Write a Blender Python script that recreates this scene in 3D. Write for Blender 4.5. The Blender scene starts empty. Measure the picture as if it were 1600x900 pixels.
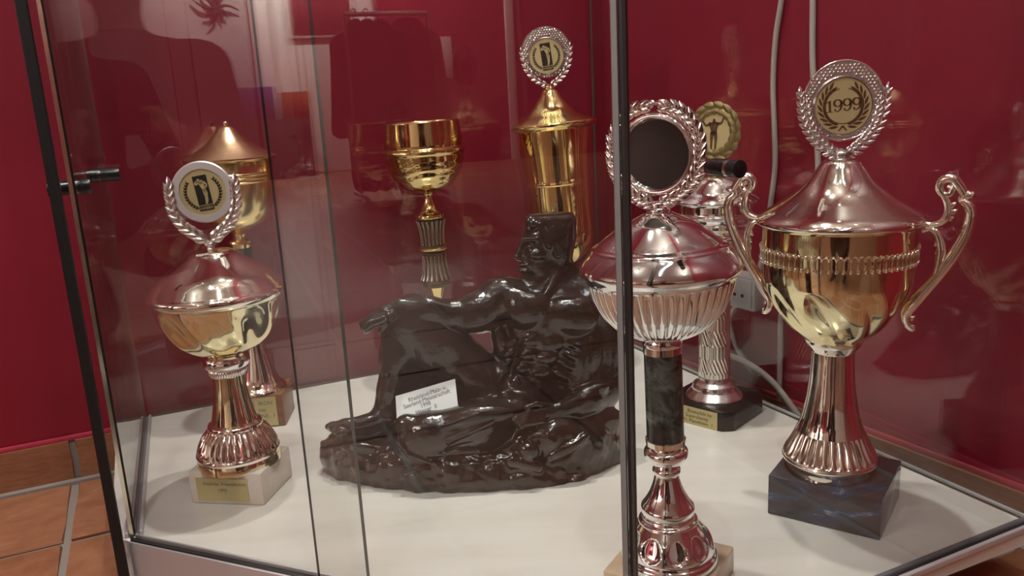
import bpy, bmesh, math, random
import numpy as np
from mathutils import Vector, Matrix
PI = math.pi
scene = bpy.context.scene
# ---------------------------------------------------------------- camera (world: shelf top is z = 0, metres)
F_PX, CAM_Z = 1250.0, 0.45
_p, _r = math.radians(12.9), math.radians(3.05)
_fw = Vector((0, math.cos(_p), -math.sin(_p))); _r0 = Vector((1, 0, 0)); _u0 = _r0.cross(_fw)
_R = math.cos(_r) * _r0 - math.sin(_r) * _u0
_U = math.sin(_r) * _r0 + math.cos(_r) * _u0
CAM = Vector((0, 0, CAM_Z))
cam_d = bpy.data.cameras.new('camera'); cam = bpy.data.objects.new('camera', cam_d)
scene.collection.objects.link(cam)
cam_d.sensor_width = 36.0; cam_d.lens = F_PX / 1600 * 36.0; cam_d.clip_start = 0.02
cam.matrix_world = Matrix(((_R.x, _U.x, -_fw.x, CAM.x), (_R.y, _U.y, -_fw.y, CAM.y), (_R.z, _U.z, -_fw.z, CAM.z), (0, 0, 0, 1)))
scene.camera = cam
# ---------------------------------------------------------------- world, exposure
wd = bpy.data.worlds.new('world'); scene.world = wd; wd.use_nodes = True
wd.node_tree.nodes['Background'].inputs[0].default_value = (0.9, 0.82, 0.75, 1)
wd.node_tree.nodes['Background'].inputs[1].default_value = 0.05
scene.view_settings.view_transform = 'Standard'; scene.view_settings.look = 'None'
scene.view_settings.gamma = 1.0; scene.view_settings.use_curve_mapping = False
scene.view_settings.exposure = 0.0
scene.cycles.transparent_max_bounces = 32
scene.cycles.max_bounces = 14
scene.cycles.glossy_bounces = 8
scene.cycles.sample_clamp_indirect = 6.0
scene.cycles.caustics_reflective = False
scene.cycles.caustics_refractive = False

# the case stands in a corner: a runs along the left wall towards the corner, b along the right wall towards us
TH = math.radians(24.5)
AX = Vector((math.cos(TH), math.sin(TH), 0)); BX = Vector((math.sin(TH), -math.cos(TH), 0))
P0 = Vector((0.1706, 1.5392, 0))
def W(a, b, z=0.0):
    return P0 + AX * a + BX * b + Vector((0, 0, z))
CEIL = 2.45
# ceiling spots (a, b, colour, watts): warm halogen downlights, one cool tube
# bare bulbs hung a little below the ceiling: (a, b, watts); one cool tube
BULB_Z = CEIL - 0.22
SPOTS = [(-0.22, 0.42, 'S', 62), (-0.50, 0.30, 'S', 62), (-1.00, 0.95, 'S', 50), (-0.70, 1.30, 'S', 36), (-1.90, 1.00, 'P', 9), (-0.72, 1.02, 'P', 6), (-0.28, 0.85, 'P', 5), (-0.2, 2.4, 'P', 8), (-2.5, 2.5, 'P', 9), (-7.25, 1.0, 'P', 165), (-7.25, 2.2, 'P', 145)]  # weakest P pair added to brighten the ceiling, strongest pair the far wall
def light(name, kind, loc, energy, col, **kw):
    d = bpy.data.lights.new(name, kind); o = bpy.data.objects.new(name, d)
    d.energy = energy; d.color = col
    for k, v in kw.items(): setattr(d, k, v)
    o.location = loc; scene.collection.objects.link(o); return o
WARM = (1.0, 0.95, 0.87); COOL = (0.80, 0.97, 1.0)
for sa, sb, kd, e in SPOTS:
    if kd == 'P': light('bulb', 'POINT', W(sa, sb, BULB_Z), e, WARM, shadow_soft_size=0.03)
    else:
        o = light('spot_bulb', 'SPOT', W(sa, sb, BULB_Z), e, WARM, shadow_soft_size=0.03, spot_size=math.radians(58), spot_blend=0.8)
        o.rotation_euler = (W(-0.40, 0.42, 0.15) - o.location).to_track_quat('-Z', 'Y').to_euler()
_t = light('tube_lamp', 'AREA', W(-0.85, 1.75, CEIL - 0.06), 14, COOL, shape='RECTANGLE', size=1.15, size_y=0.05)
_t.rotation_euler = (0, 0, TH + 0.5)

# ---------------------------------------------------------------- helpers: pixels of the photograph -> real places
def ray(px, py):
    return _fw + (px - 800) / F_PX * _R - (py - 450) / F_PX * _U
def onz(px, py, z=0.0):
    d = ray(px, py); return CAM + d * ((z - CAM.z) / d.z)
def aty(px, py, y):
    d = ray(px, py); return CAM + d * (y / d.y)
def onplane(px, py, p, n):
    d = ray(px, py); return CAM + d * ((p - CAM).dot(n) / d.dot(n))
def zof(X, Y, py):
    k = (450 - py) / F_PX; q = Vector((X, Y, -CAM.z))
    return (q.dot(_U) - k * q.dot(_fw)) / (k * _fw.z - _U.z)
def depth(p): return (Vector(p) - CAM).dot(_fw)

# ---------------------------------------------------------------- materials
def mat(name, col, rough=0.5, metal=0.0, **kw):
    m = bpy.data.materials.new(name); m.use_nodes = True
    b = m.node_tree.nodes['Principled BSDF']
    b.inputs['Base Color'].default_value = (*col, 1); b.inputs['Roughness'].default_value = rough
    b.inputs['Metallic'].default_value = metal
    for k, v in kw.items(): b.inputs[k].default_value = v
    return m
def nd(m, t, **kw):
    n = m.node_tree.nodes.new(t)
    for k, v in kw.items():
        if hasattr(n, k): setattr(n, k, v)
        else: n.inputs[k].default_value = v
    return n
def lk(m, a, b): m.node_tree.links.new(a, b)
def bsdf(m): return m.node_tree.nodes['Principled BSDF']
def noise_col(m, stops, scale=5.0, detail=6.0, distortion=0.0, coord='Object', stretch=None, rough=0.6):
    tc = nd(m, 'ShaderNodeTexCoord'); n = nd(m, 'ShaderNodeTexNoise'); cr = nd(m, 'ShaderNodeValToRGB')
    n.inputs['Scale'].default_value = scale; n.inputs['Detail'].default_value = detail
    n.inputs['Distortion'].default_value = distortion; n.inputs['Roughness'].default_value = rough
    if stretch:
        mp = nd(m, 'ShaderNodeMapping'); mp.inputs['Scale'].default_value = stretch
        lk(m, tc.outputs[coord], mp.inputs[0]); lk(m, mp.outputs[0], n.inputs['Vector'])
    else: lk(m, tc.outputs[coord], n.inputs['Vector'])
    e = cr.color_ramp.elements
    while len(e) < len(stops): e.new(0.5)
    for el, (pos, c) in zip(e, stops): el.position = pos; el.color = (*c, 1)
    lk(m, n.outputs['Fac'], cr.inputs[0]); lk(m, cr.outputs[0], bsdf(m).inputs['Base Color'])
    return n
def bump(m, scale, strength, dist=0.002, detail=4.0, coord='Object'):
    tc = nd(m, 'ShaderNodeTexCoord'); n = nd(m, 'ShaderNodeTexNoise'); b = nd(m, 'ShaderNodeBump')
    n.inputs['Scale'].default_value = scale; n.inputs['Detail'].default_value = detail
    b.inputs['Strength'].default_value = strength; b.inputs['Distance'].default_value = dist
    lk(m, tc.outputs[coord], n.inputs['Vector']); lk(m, n.outputs['Fac'], b.inputs['Height'])
    lk(m, b.outputs[0], bsdf(m).inputs['Normal'])

M = {}
M['red'] = mat('red_wall_paint', (0.24, 0.0078, 0.026), 0.42); bump(M['red'], 160, 0.25, 0.001)
noise_col(M['red'], [(0.3, (0.215, 0.007, 0.023)), (0.7, (0.25, 0.0085, 0.028))], 3.0)
M['red_edge'] = mat('pink_red_paint_edge', (0.42, 0.035, 0.075), 0.4)
M['white_wall'] = mat('white_wall_paint', (0.72, 0.68, 0.66), 0.8)
M['ceil'] = mat('ceiling_paint', (0.84, 0.81, 0.76), 0.9)
M['shelf'] = mat('white_shelf_laminate', (0.66, 0.645, 0.60), 0.16)
noise_col(M['shelf'], [(0.3, (0.62, 0.60, 0.55)), (0.7, (0.69, 0.675, 0.635))], 4.0, stretch=(1, 6, 1))
M['white'] = mat('white_board', (0.78, 0.80, 0.83), 0.35)
M['alu'] = mat('brushed_aluminium', (0.55, 0.54, 0.56), 0.42, 0.55)
M['alu_dark'] = mat('dark_aluminium', (0.20, 0.22, 0.24), 0.42, 0.5)
M['black'] = mat('black_rubber', (0.008, 0.008, 0.009), 0.45)
M['black_gloss'] = mat('black_plastic', (0.012, 0.012, 0.013), 0.25)
M['gold'] = mat('polished_gold', (0.88, 0.70, 0.34), 0.07, 1.0)
M['gold_pale'] = mat('pale_gold', (0.88, 0.79, 0.50), 0.07, 1.0)
M['gold_dark'] = mat('deep_gold', (0.74, 0.57, 0.27), 0.09, 1.0)
M['gold_satin'] = mat('satin_gold', (0.86, 0.66, 0.36), 0.26, 1.0)
M['silver'] = mat('polished_silver', (0.88, 0.88, 0.87), 0.055, 1.0)
M['silver_satin'] = mat('satin_silver', (0.88, 0.87, 0.86), 0.22, 1.0)
M['silver_warm'] = mat('warm_silver', (0.88, 0.84, 0.75), 0.06, 1.0)
M['copper_satin'] = mat('satin_rose_gold', (0.80, 0.55, 0.34), 0.24, 1.0)
M['gold_brushed'] = mat('brushed_gold', (0.84, 0.69, 0.36), 0.20, 1.0)
M['edge_bright'] = mat('bright_polished_glass_edge', (0.75, 0.68, 0.55), 0.2, 1.0)
M['silver_flute'] = mat('soft_warm_silver', (0.86, 0.81, 0.72), 0.20, 1.0)
M['silver_ring'] = mat('brushed_silver_ring', (0.80, 0.81, 0.84), 0.38, 0.75)
M['seal_grey'] = mat('grey_seal_lip', (0.22, 0.22, 0.22), 0.4)
M['silver_old'] = mat('antique_silver', (0.62, 0.58, 0.54), 0.22, 1.0)
M['plate'] = mat('engraved_gold_plate', (0.58, 0.50, 0.25), 0.35, 0.5)
M['disc_gold'] = mat('disc_gold_foil', (0.60, 0.50, 0.26), 0.35, 0.35)
M['print_black'] = mat('black_print', (0.012, 0.011, 0.010), 0.4)
M['print_brown'] = mat('brown_print', (0.085, 0.045, 0.015), 0.4)
M['disc_black'] = mat('black_disc', (0.022, 0.024, 0.023), 0.12)
M['olive'] = mat('olive_gold', (0.25, 0.20, 0.085), 0.4, 0.6)
M['bronze'] = mat('dark_brown_resin', (0.016, 0.011, 0.0088), 0.17); bsdf(M['bronze']).inputs['Coat Weight'].default_value = 0.4
bsdf(M['bronze']).inputs['Coat Roughness'].default_value = 0.05
noise_col(M['bronze'], [(0.35, (0.012, 0.008, 0.0065)), (0.75, (0.020, 0.0138, 0.0112))], 30)
bump(M['bronze'], 70, 0.45, 0.0036, 3.0)
M['paper'] = mat('white_paper', (0.80, 0.84, 0.85), 0.7)
M['ink'] = mat('grey_ink', (0.12, 0.13, 0.14), 0.7)
M['marble_white'] = mat('cream_marble', (0.72, 0.66, 0.58), 0.22)
noise_col(M['marble_white'], [(0.3, (0.66, 0.58, 0.50)), (0.6, (0.74, 0.69, 0.62))], 22, distortion=1.2)
M['marble_beige'] = mat('beige_marble', (0.62, 0.46, 0.31), 0.25)
noise_col(M['marble_beige'], [(0.3, (0.56, 0.40, 0.26)), (0.65, (0.68, 0.54, 0.40))], 24, distortion=1.5)
M['marble_green'] = mat('green_marble', (0.02, 0.03, 0.028), 0.16)
noise_col(M['marble_green'], [(0.34, (0.006, 0.010, 0.009)), (0.50, (0.030, 0.050, 0.047)), (0.70, (0.20, 0.26, 0.25))], 26, distortion=1.6)
M['marble_black'] = mat('black_marble', (0.012, 0.012, 0.012), 0.2)
noise_col(M['marble_black'], [(0.55, (0.010, 0.010, 0.010)), (0.66, (0.016, 0.016, 0.016)), (0.74, (0.10, 0.09, 0.08))], 22, distortion=2.0)
M['marble_blue'] = mat('blue_black_marble', (0.02, 0.024, 0.04), 0.10)
noise_col(M['marble_blue'], [(0.30, (0.050, 0.048, 0.050)), (0.50, (0.060, 0.062, 0.076)), (0.60, (0.05, 0.08, 0.15)), (0.68, (0.36, 0.40, 0.44))], 15, distortion=1.4, stretch=(1, 1, 2.6))
M['wood'] = mat('brown_wood', (0.20, 0.085, 0.035), 0.3)
noise_col(M['wood'], [(0.3, (0.15, 0.062, 0.026)), (0.7, (0.26, 0.115, 0.05))], 14, stretch=(1, 1, 9))
M['cable'] = mat('grey_white_cable', (0.50, 0.46, 0.42), 0.5)
M['socket'] = mat('white_socket_plastic', (0.55, 0.52, 0.52), 0.4)
M['glass_edge'] = mat('green_glass_edge', (0.055, 0.085, 0.065), 0.15)
M['glass_edge_dark'] = mat('dark_glass_edge', (0.03, 0.03, 0.028), 0.2)
def glass():
    m = bpy.data.materials.new('clear_glass'); m.use_nodes = True; nt = m.node_tree
    for n in list(nt.nodes): nt.nodes.remove(n)
    out = nt.nodes.new('ShaderNodeOutputMaterial'); mix = nt.nodes.new('ShaderNodeMixShader')
    tr = nt.nodes.new('ShaderNodeBsdfTransparent'); gl = nt.nodes.new('ShaderNodeBsdfGlossy')
    tr.inputs[0].default_value = (0.975, 0.985, 0.98, 1); gl.inputs['Roughness'].default_value = 0.0
    lw = nt.nodes.new('ShaderNodeLayerWeight')
    p = nt.nodes.new('ShaderNodeMath'); p.operation = 'POWER'; p.inputs[1].default_value = 5
    ma = nt.nodes.new('ShaderNodeMath'); ma.operation = 'MULTIPLY_ADD'; ma.inputs[1].default_value = 0.95; ma.inputs[2].default_value = 0.05
    nt.links.new(lw.outputs['Facing'], p.inputs[0]); nt.links.new(p.outputs[0], ma.inputs[0]); nt.links.new(ma.outputs[0], mix.inputs[0])
    nt.links.new(tr.outputs[0], mix.inputs[1]); nt.links.new(gl.outputs[0], mix.inputs[2]); nt.links.new(mix.outputs[0], out.inputs[0])
    return m
M['glass'] = glass()
M['tile'] = mat('terracotta_tile', (0.34, 0.12, 0.05), 0.55)
noise_col(M['tile'], [(0.3, (0.21, 0.078, 0.036)), (0.55, (0.27, 0.108, 0.053)), (0.75, (0.33, 0.145, 0.078))], 11, detail=8, coord='Generated')
M['tile2'] = mat('terracotta_tile_pale', (0.36, 0.14, 0.065), 0.55)
noise_col(M['tile2'], [(0.3, (0.24, 0.096, 0.046)), (0.55, (0.30, 0.128, 0.066)), (0.75, (0.36, 0.165, 0.09))], 9, detail=8, coord='Generated')
M['grout'] = mat('grey_grout', (0.27, 0.235, 0.21), 0.85)

# ---------------------------------------------------------------- object helpers
COL = scene.collection
def link(name, me, m, parent=None):
    o = bpy.data.objects.new(name, me); COL.objects.link(o)
    if m is not None and len(me.materials) == 0: me.materials.append(m)
    if parent is not None: o.parent = parent
    return o
def tag(o, label=None, cat=None, group=None, kind=None):
    if label: o['label'] = label
    if cat: o['category'] = cat
    if group: o['group'] = group
    if kind: o['kind'] = kind
    return o
def empty(name, loc, label, cat, rz=0.0, group=None):
    o = bpy.data.objects.new(name, None); COL.objects.link(o); o.empty_display_size = 0.05
    o.location = loc; o.rotation_euler = (0, 0, rz); return tag(o, label, cat, group)
def mesh(name, verts, faces, smooth=None):
    me = bpy.data.meshes.new(name); me.from_pydata([tuple(v) for v in verts], [], faces)
    me.validate(clean_customdata=False); me.update()
    if smooth is not None:
        for p in me.polygons: p.use_smooth = True
        me.set_sharp_from_angle(angle=math.radians(smooth))
    return me
def bm_mesh(name, bm, smooth=None):
    bmesh.ops.recalc_face_normals(bm, faces=bm.faces)
    me = bpy.data.meshes.new(name); bm.to_mesh(me); bm.free()
    if smooth is not None:
        for p in me.polygons: p.use_smooth = True
        me.set_sharp_from_angle(angle=math.radians(smooth))
    return me
def prism(name, poly, z0, z1, m, parent=None, bevel=0.0, seg=2):
    """upright prism over a plan polygon"""
    bm = bmesh.new()
    vs = [bm.verts.new((p[0], p[1], z0)) for p in poly]
    f = bm.faces.new(vs); r = bmesh.ops.extrude_face_region(bm, geom=[f])
    for v in r['geom']:
        if isinstance(v, bmesh.types.BMVert): v.co.z = z1
    if bevel: bmesh.ops.bevel(bm, geom=list(bm.edges), offset=bevel, segments=seg, affect='EDGES', profile=0.5)
    return link(name, bm_mesh(name, bm, 40 if bevel else None), m, parent)
def box(name, c, size, m, parent=None, rz=0.0, bevel=0.0, rot=None):
    bm = bmesh.new(); bmesh.ops.create_cube(bm, size=1.0)
    for v in bm.verts: v.co = Vector((v.co.x * size[0], v.co.y * size[1], v.co.z * size[2]))
    if bevel: bmesh.ops.bevel(bm, geom=list(bm.edges), offset=bevel, segments=2, affect='EDGES', profile=0.5)
    o = link(name, bm_mesh(name, bm, 40 if bevel else None), m, parent)
    o.location = c; o.rotation_euler = rot if rot else (0, 0, rz); return o
def catmull(pts, n=8):
    """smooth polyline through points (tuples of equal length)"""
    P = [np.array(p, float) for p in pts]
    if len(P) == 2: return [P[0] + (P[1] - P[0]) * t for t in np.linspace(0, 1, 2)]
    P = [2 * P[0] - P[1]] + P + [2 * P[-1] - P[-2]]
    out = []
    for i in range(1, len(P) - 2):
        for t in np.linspace(0, 1, n, endpoint=False):
            out.append(0.5 * (2 * P[i] + (P[i + 1] - P[i - 1]) * t + (2 * P[i - 1] - 5 * P[i] + 4 * P[i + 1] - P[i + 2]) * t * t + (-P[i - 1] + 3 * P[i] - 3 * P[i + 1] + P[i + 2]) * t ** 3))
    out.append(P[-2]); return out
def profile(pts, n=7):
    """list of (z, r); None marks a crisp corner at the point before it"""
    runs, cur = [], []
    for p in pts:
        if p is None: runs.append(cur); cur = [cur[-1]]
        else: cur.append(p)
    runs.append(cur); out = []
    for r in (q for q in runs if len(q) > 1):
        s = catmull(r, n)
        out += s if not out else s[1:]
    return [(float(a), max(float(b), 0.0)) for a, b in out]
def revolve(name, pr, m, parent=None, seg=96, mod=None, cap=True, smooth=38):
    """turned body; mod(i, z, r, angle) may return a changed radius (flutes, facets)"""
    vs, fs = [], []
    n = len(pr); z_lo, z_hi = min(p[0] for p in pr), max(p[0] for p in pr)
    for (z, r) in pr:
        for k in range(seg):
            a = 2 * PI * k / seg
            rr = mod((z - z_lo) / max(z_hi - z_lo, 1e-9), r, a) if mod else r
            vs.append((rr * math.cos(a), rr * math.sin(a), z))
    for i in range(n - 1):
        for k in range(seg):
            k2 = (k + 1) % seg
            fs.append((i * seg + k, i * seg + k2, (i + 1) * seg + k2, (i + 1) * seg + k))
    if cap:
        fs.append(tuple(range(seg))); fs.append(tuple((n - 1) * seg + k for k in range(seg)))
    me = bpy.data.meshes.new(name); me.from_pydata(vs, [], fs)
    bm = bmesh.new(); bm.from_mesh(me); bmesh.ops.recalc_face_normals(bm, faces=bm.faces); bm.to_mesh(me); bm.free()
    for p in me.polygons: p.use_smooth = True
    me.set_sharp_from_angle(angle=math.radians(smooth))
    return link(name, me, m, parent)
def tube_geo(pts, seg=10, n=6, flat=1.0):
    """pts: (x, y, z, r) control points -> verts, faces"""
    P = catmull(pts, n) if n > 1 else [np.array(p, float) for p in pts]
    vs, fs = [], []; up = None
    for i, p in enumerate(P):
        a = P[max(i - 1, 0)][:3]; b = P[min(i + 1, len(P) - 1)][:3]
        t = Vector(b - a).normalized()
        if up is None: up = t.orthogonal().normalized()
        up = (up - t * up.dot(t)).normalized(); s = t.cross(up)
        for k in range(seg):
            an = 2 * PI * k / seg
            vs.append(tuple(Vector(p[:3]) + (up * math.cos(an) + s * math.sin(an) * flat) * max(p[3], 1e-5)))
    for i in range(len(P) - 1):
        for k in range(seg):
            k2 = (k + 1) % seg
            fs.append((i * seg + k, i * seg + k2, (i + 1) * seg + k2, (i + 1) * seg + k))
    fs.append(tuple(range(seg - 1, -1, -1))); fs.append(tuple((len(P) - 1) * seg + k for k in range(seg)))
    return vs, fs
def join_geo(parts):
    vs, fs = [], []
    for v, f in parts:
        o = len(vs); vs += list(v); fs += [tuple(i + o for i in q) for q in f]
    return vs, fs
def tube(name, pts, m, parent=None, seg=10, n=6, flat=1.0):
    v, f = tube_geo(pts, seg, n, flat); return link(name, mesh(name, v, f, 60), m, parent)
# ================================================================ the room
ROOM_A, ROOM_B = -7.8, 5.2
FLOOR = -0.08
def struct(o): o['kind'] = 'structure'; return o
def quad_wall(name, p, q, z0, z1, th, m):
    """wall slab from plan point p to q, thickness th to the left of p->q"""
    d = (q - p).normalized(); n = Vector((-d.y, d.x, 0))
    return struct(prism(name, [p, q, q + n * th, p + n * th], z0, z1, m))
RW_A0, RW_SLOPE = 0.034, math.tan(math.radians(3.9))       # the right wall is not quite square to the left one
def RW(b): return RW_A0 + RW_SLOPE * b
LW_B = -0.014
quad_wall('wall_left', W(RW(LW_B) + 0.15, LW_B), W(ROOM_A, LW_B), FLOOR, CEIL, -0.12, M['red'])
quad_wall('wall_right', W(RW(LW_B), LW_B), W(RW(ROOM_B), ROOM_B), FLOOR, CEIL, 0.12, M['red'])
quad_wall('wall_back', W(RW(ROOM_B), ROOM_B), W(ROOM_A, ROOM_B), FLOOR, CEIL, 0.12, M['white_wall'])
quad_wall('wall_far', W(ROOM_A, LW_B - 0.1), W(ROOM_A, ROOM_B), FLOOR, CEIL, -0.12, M['white_wall'])
struct(prism('ceiling', [W(0.7, -0.2), W(0.7, ROOM_B + .1), W(ROOM_A - .1, ROOM_B + .1), W(ROOM_A - .1, -0.2)], CEIL, CEIL + 0.1, M['ceil']))
# floor: bed with the tile pattern far away, real tiles near the case
mf = mat('terracotta_floor', (0.34, 0.13, 0.06), 0.45)
_tc = nd(mf, 'ShaderNodeTexCoord'); _b = nd(mf, 'ShaderNodeTexBrick')
_b.offset = 0.0; _b.inputs['Scale'].default_value = 1.0; _b.inputs['Mortar Size'].default_value = 0.006
_b.inputs['Brick Width'].default_value = 0.30; _b.inputs['Row Height'].default_value = 0.30
_b.inputs['Color1'].default_value = (0.20, 0.085, 0.045, 1); _b.inputs['Color2'].default_value = (0.25, 0.11, 0.06, 1); _b.inputs['Mortar'].default_value = (0.27, 0.235, 0.21, 1)
lk(mf, _tc.outputs['Object'], _b.inputs['Vector']); lk(mf, _b.outputs['Color'], bsdf(mf).inputs['Base Color'])
TA0, TB0 = -0.945, 0.208                                     # a joint crossing, tiles every 30 cm
me = mesh('floor', [(-7.2, 0.32, 0), (-7.2, -5.2, 0), (1.9, -5.2, 0), (1.9, 0.32, 0), (-7.2, 0.32, -.05), (-7.2, -5.2, -.05), (1.9, -5.2, -.05), (1.9, 0.32, -.05)],
          [(0, 1, 2, 3), (7, 6, 5, 4), (0, 4, 5, 1), (1, 5, 6, 2), (2, 6, 7, 3), (3, 7, 4, 0)])
fl = link('floor', me, mf); struct(fl)                       # its x runs along a, its y along -b
fl.location = W(TA0, TB0, FLOOR - 0.004); fl.rotation_euler = (0, 0, TH)
random.seed(4)
def tile_mesh(name, sx, sy, sz, m, seed):
    rnd = random.Random(seed); bm = bmesh.new(); bmesh.ops.create_cube(bm, size=1.0)
    bmesh.ops.subdivide_edges(bm, edges=[e for e in bm.edges], cuts=3, use_grid_fill=True)
    for v in bm.verts:
        v.co = Vector((v.co.x * sx + rnd.uniform(-1, 1) * .0012, v.co.y * sy + rnd.uniform(-1, 1) * .0012, v.co.z * sz + (rnd.uniform(-1, 0) * .0006)))
    me = bm_mesh(name, bm, 35); me.materials.append(m); return me
TM = [tile_mesh('tile', 0.289, 0.289, 0.008, M['tile' if i % 2 else 'tile2'], i) for i in range(4)]
TMc = [tile_mesh('tile', 0.289, 0.188, 0.008, M['tile' if i % 2 else 'tile2'], i + 9) for i in range(3)]
for i in range(-4, 1):
    for j in range(-1, 4):
        me = TMc[(i * 3 + j) % 3] if j == -1 else TM[(i * 5 + j * 3) % 4]
        o = link('tile', me, None, fl)
        o.location = (0.30 * i + 0.15, -(0.30 * j + 0.15) if j >= 0 else 0.0995, 0.0003)
        o.rotation_euler = (0, 0, random.uniform(-.004, .004))
for i in range(3, 6):
    for j in range(1, 5):
        o = link('tile', TM[(i * 5 + j * 3) % 4], None, fl); o.location = (0.30 * i + 0.15, -(0.30 * j + 0.15), 0.0003)
# skirting of cut tiles along both walls, with the bright paint edge above it
def skirt(name, p0, d, n, joints, h, lo):
    L = joints[-1] - joints[0]
    root = struct(box(name, p0 + d * (joints[0] + L / 2) + n * 0.002 + Vector((0, 0, (FLOOR + lo) / 2)), (L, 0.004, lo - FLOOR), M['grout'], rz=math.atan2(d.y, d.x)))
    for k in range(len(joints) - 1):
        w = joints[k + 1] - joints[k] - 0.010
        me = tile_mesh('tile', w, 0.009, lo - FLOOR, M['tile' if k % 2 else 'tile2'], k + 20)
        o = link('tile', me, None, root); o.location = ((joints[k] + joints[k + 1]) / 2 - joints[0] - L / 2, 0.0045 if d.cross(n).z > 0 else -0.0045, 0.0)
    box('grout_line', (0, 0.014 if d.cross(n).z > 0 else -0.014, -(lo - FLOOR) / 2 - 0.001), (L, 0.012, 0.005), M['grout'], root)
    e = box('paint_edge', (0, 0.002 if d.cross(n).z > 0 else -0.002, (lo - FLOOR) / 2 + 0.003), (L, 0.006, 0.008), M['red_edge'], root, bevel=0.002)
    return root
SK_TOP = -0.017
skirt('baseboard_left', W(0, LW_B), -AX, BX, [0.641 - 0.3 * 2, 0.341, 0.641, 0.941, 1.241, 1.541, 1.841], 0, SK_TOP)
_rd = (W(RW(1), 1) - W(RW(0), 0)).normalized(); _rn = Vector((_rd.y, -_rd.x, 0)); _rn = _rn if _rn.dot(AX) < 0 else -_rn
skirt('baseboard_right', W(RW(0), 0), _rd, _rn, [0.0, 0.27, 0.57, 0.87, 1.17, 1.47], 0, SK_TOP)

# ================================================================ the glass corner case
BP = Vector((-0.436, 0.809, 0)); DD = Vector((math.cos(math.radians(-23.0)), math.sin(math.radians(-23.0)), 0)); DN = Vector((DD.y, -DD.x, 0))
EP = Vector((0.083, 0.558, 0))
TOPZ = 1.75
case = empty('display_case', W(-0.4, 0.35, FLOOR), 'white based corner display case with clear glass panes and aluminium rails', 'display case')
def C(o):                                                     # keep world placement under the case
    o.parent = case; o.matrix_parent_inverse = Matrix.Translation(-case.location); return o
SI = BP + DD * 0.308; CE = EP - DD * 0.303
NF = DN if DN.dot(CAM - BP) > 0 else -DN                      # towards the room
SH = [W(0, 0), W(-0.876, 0), W(-0.876, 0.404), BP + NF * 0.002 - DD * 0.012, SI + NF * 0.002, CE + NF * 0.002, EP + NF * 0.002 + DD * 0.01, W(0, 0.875)]
C(prism('shelf_board', SH, -0.016, 0.0, M['shelf']))
_ctr = W(-0.45, 0.4)
C(prism('plinth', [W(-0.03, 0.03), W(-0.872, 0.03), W(-0.872, 0.395), W(-0.62, 0.60), W(-0.03, 0.74)], FLOOR, -0.016, M['white']))
def pane(name, p, q, z0, z1, th, edge=('glass_edge', 'glass_edge')):
    """glass slab with polished edges between two plan points"""
    d = (q - p).normalized(); n = Vector((-d.y, d.x, 0)) * th / 2
    pl = [p - n, q - n, q + n, p + n]
    vs = [(v.x, v.y, z0) for v in pl] + [(v.x, v.y, z1) for v in pl]
    me = mesh(name, vs, [(0, 1, 5, 4), (2, 3, 7, 6), (1, 2, 6, 5), (3, 0, 4, 7), (3, 2, 1, 0), (4, 5, 6, 7)])
    for k in ('glass', edge[0], edge[1]): me.materials.append(M[k])
    for i, pg in enumerate(me.polygons): pg.material_index = (0, 0, 2, 1, 1, 1)[i]
    return link(name, me, None)
def rail(name, p, q, z0, z1, w, m):
    d = (q - p).normalized(); n = Vector((-d.y, d.x, 0)) * w / 2
    return prism(name, [p - n, q - n, q + n, p + n], z0, z1, m, None, 0.0008, 1)
def vis(o, label): o['label'] = label; return o
C(pane('back_pane', W(-0.872, 0.006), W(-0.004, 0.006), 0.001, TOPZ, 0.004))
C(pane('back_pane', W(-0.006, 0.01), W(-0.006, 0.868), 0.001, TOPZ, 0.004))
C(rail('edge_strip', W(0.002, 0.0), W(0.002, 0.868), -0.014, 0.0015, 0.003, M['white']))
C(rail('back_channel', W(0.008, 0.0), W(0.008, 0.868), -0.016, -0.002, 0.008, M['alu_dark']))
# left side pane in its channel
SA = -0.853
_s0, _s1 = W(-0.835, 0.010), W(SA, 0.404); _sd = (_s1 - _s0).normalized(); _sn = Vector((-_sd.y, _sd.x, 0))
C(pane('side_pane', _s0, _s1, 0.004, TOPZ, 0.004, ('edge_bright', 'glass_edge_dark')))
for off, hh, ww, mm in ((-0.0075, 0.006, 0.004, 'alu'), (0.0075, 0.006, 0.004, 'alu'), (-0.0035, 0.003, 0.004, 'alu_dark'), (0.0035, 0.003, 0.004, 'alu_dark')): C(rail('side_channel', _s0 + _sn * off, _s1 + _sn * off, 0.0, hh, ww, M[mm]))
# right side pane and its channel
TR = W(0, 0.868)
_rs = W(-0.004, 0.868); _re = Vector((EP.x, EP.y, 0)) + AX * 0.006
_re = W((_re - P0).dot(AX) - 0.0125, 0.868)
C(pane('side_pane', _re, _rs, 0.004, TOPZ, 0.004, ('glass_edge_dark', 'glass_edge_dark')))
for off, hh, mm in ((-0.007, 0.004, 'alu_dark'), (0.0, 0.002, 'alu_dark'), (0.006, 0.006, 'alu')):
    C(rail('side_channel', _re + BX * off, _rs + BX * off, 0.0, hh, 0.005, M[mm]))
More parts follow.
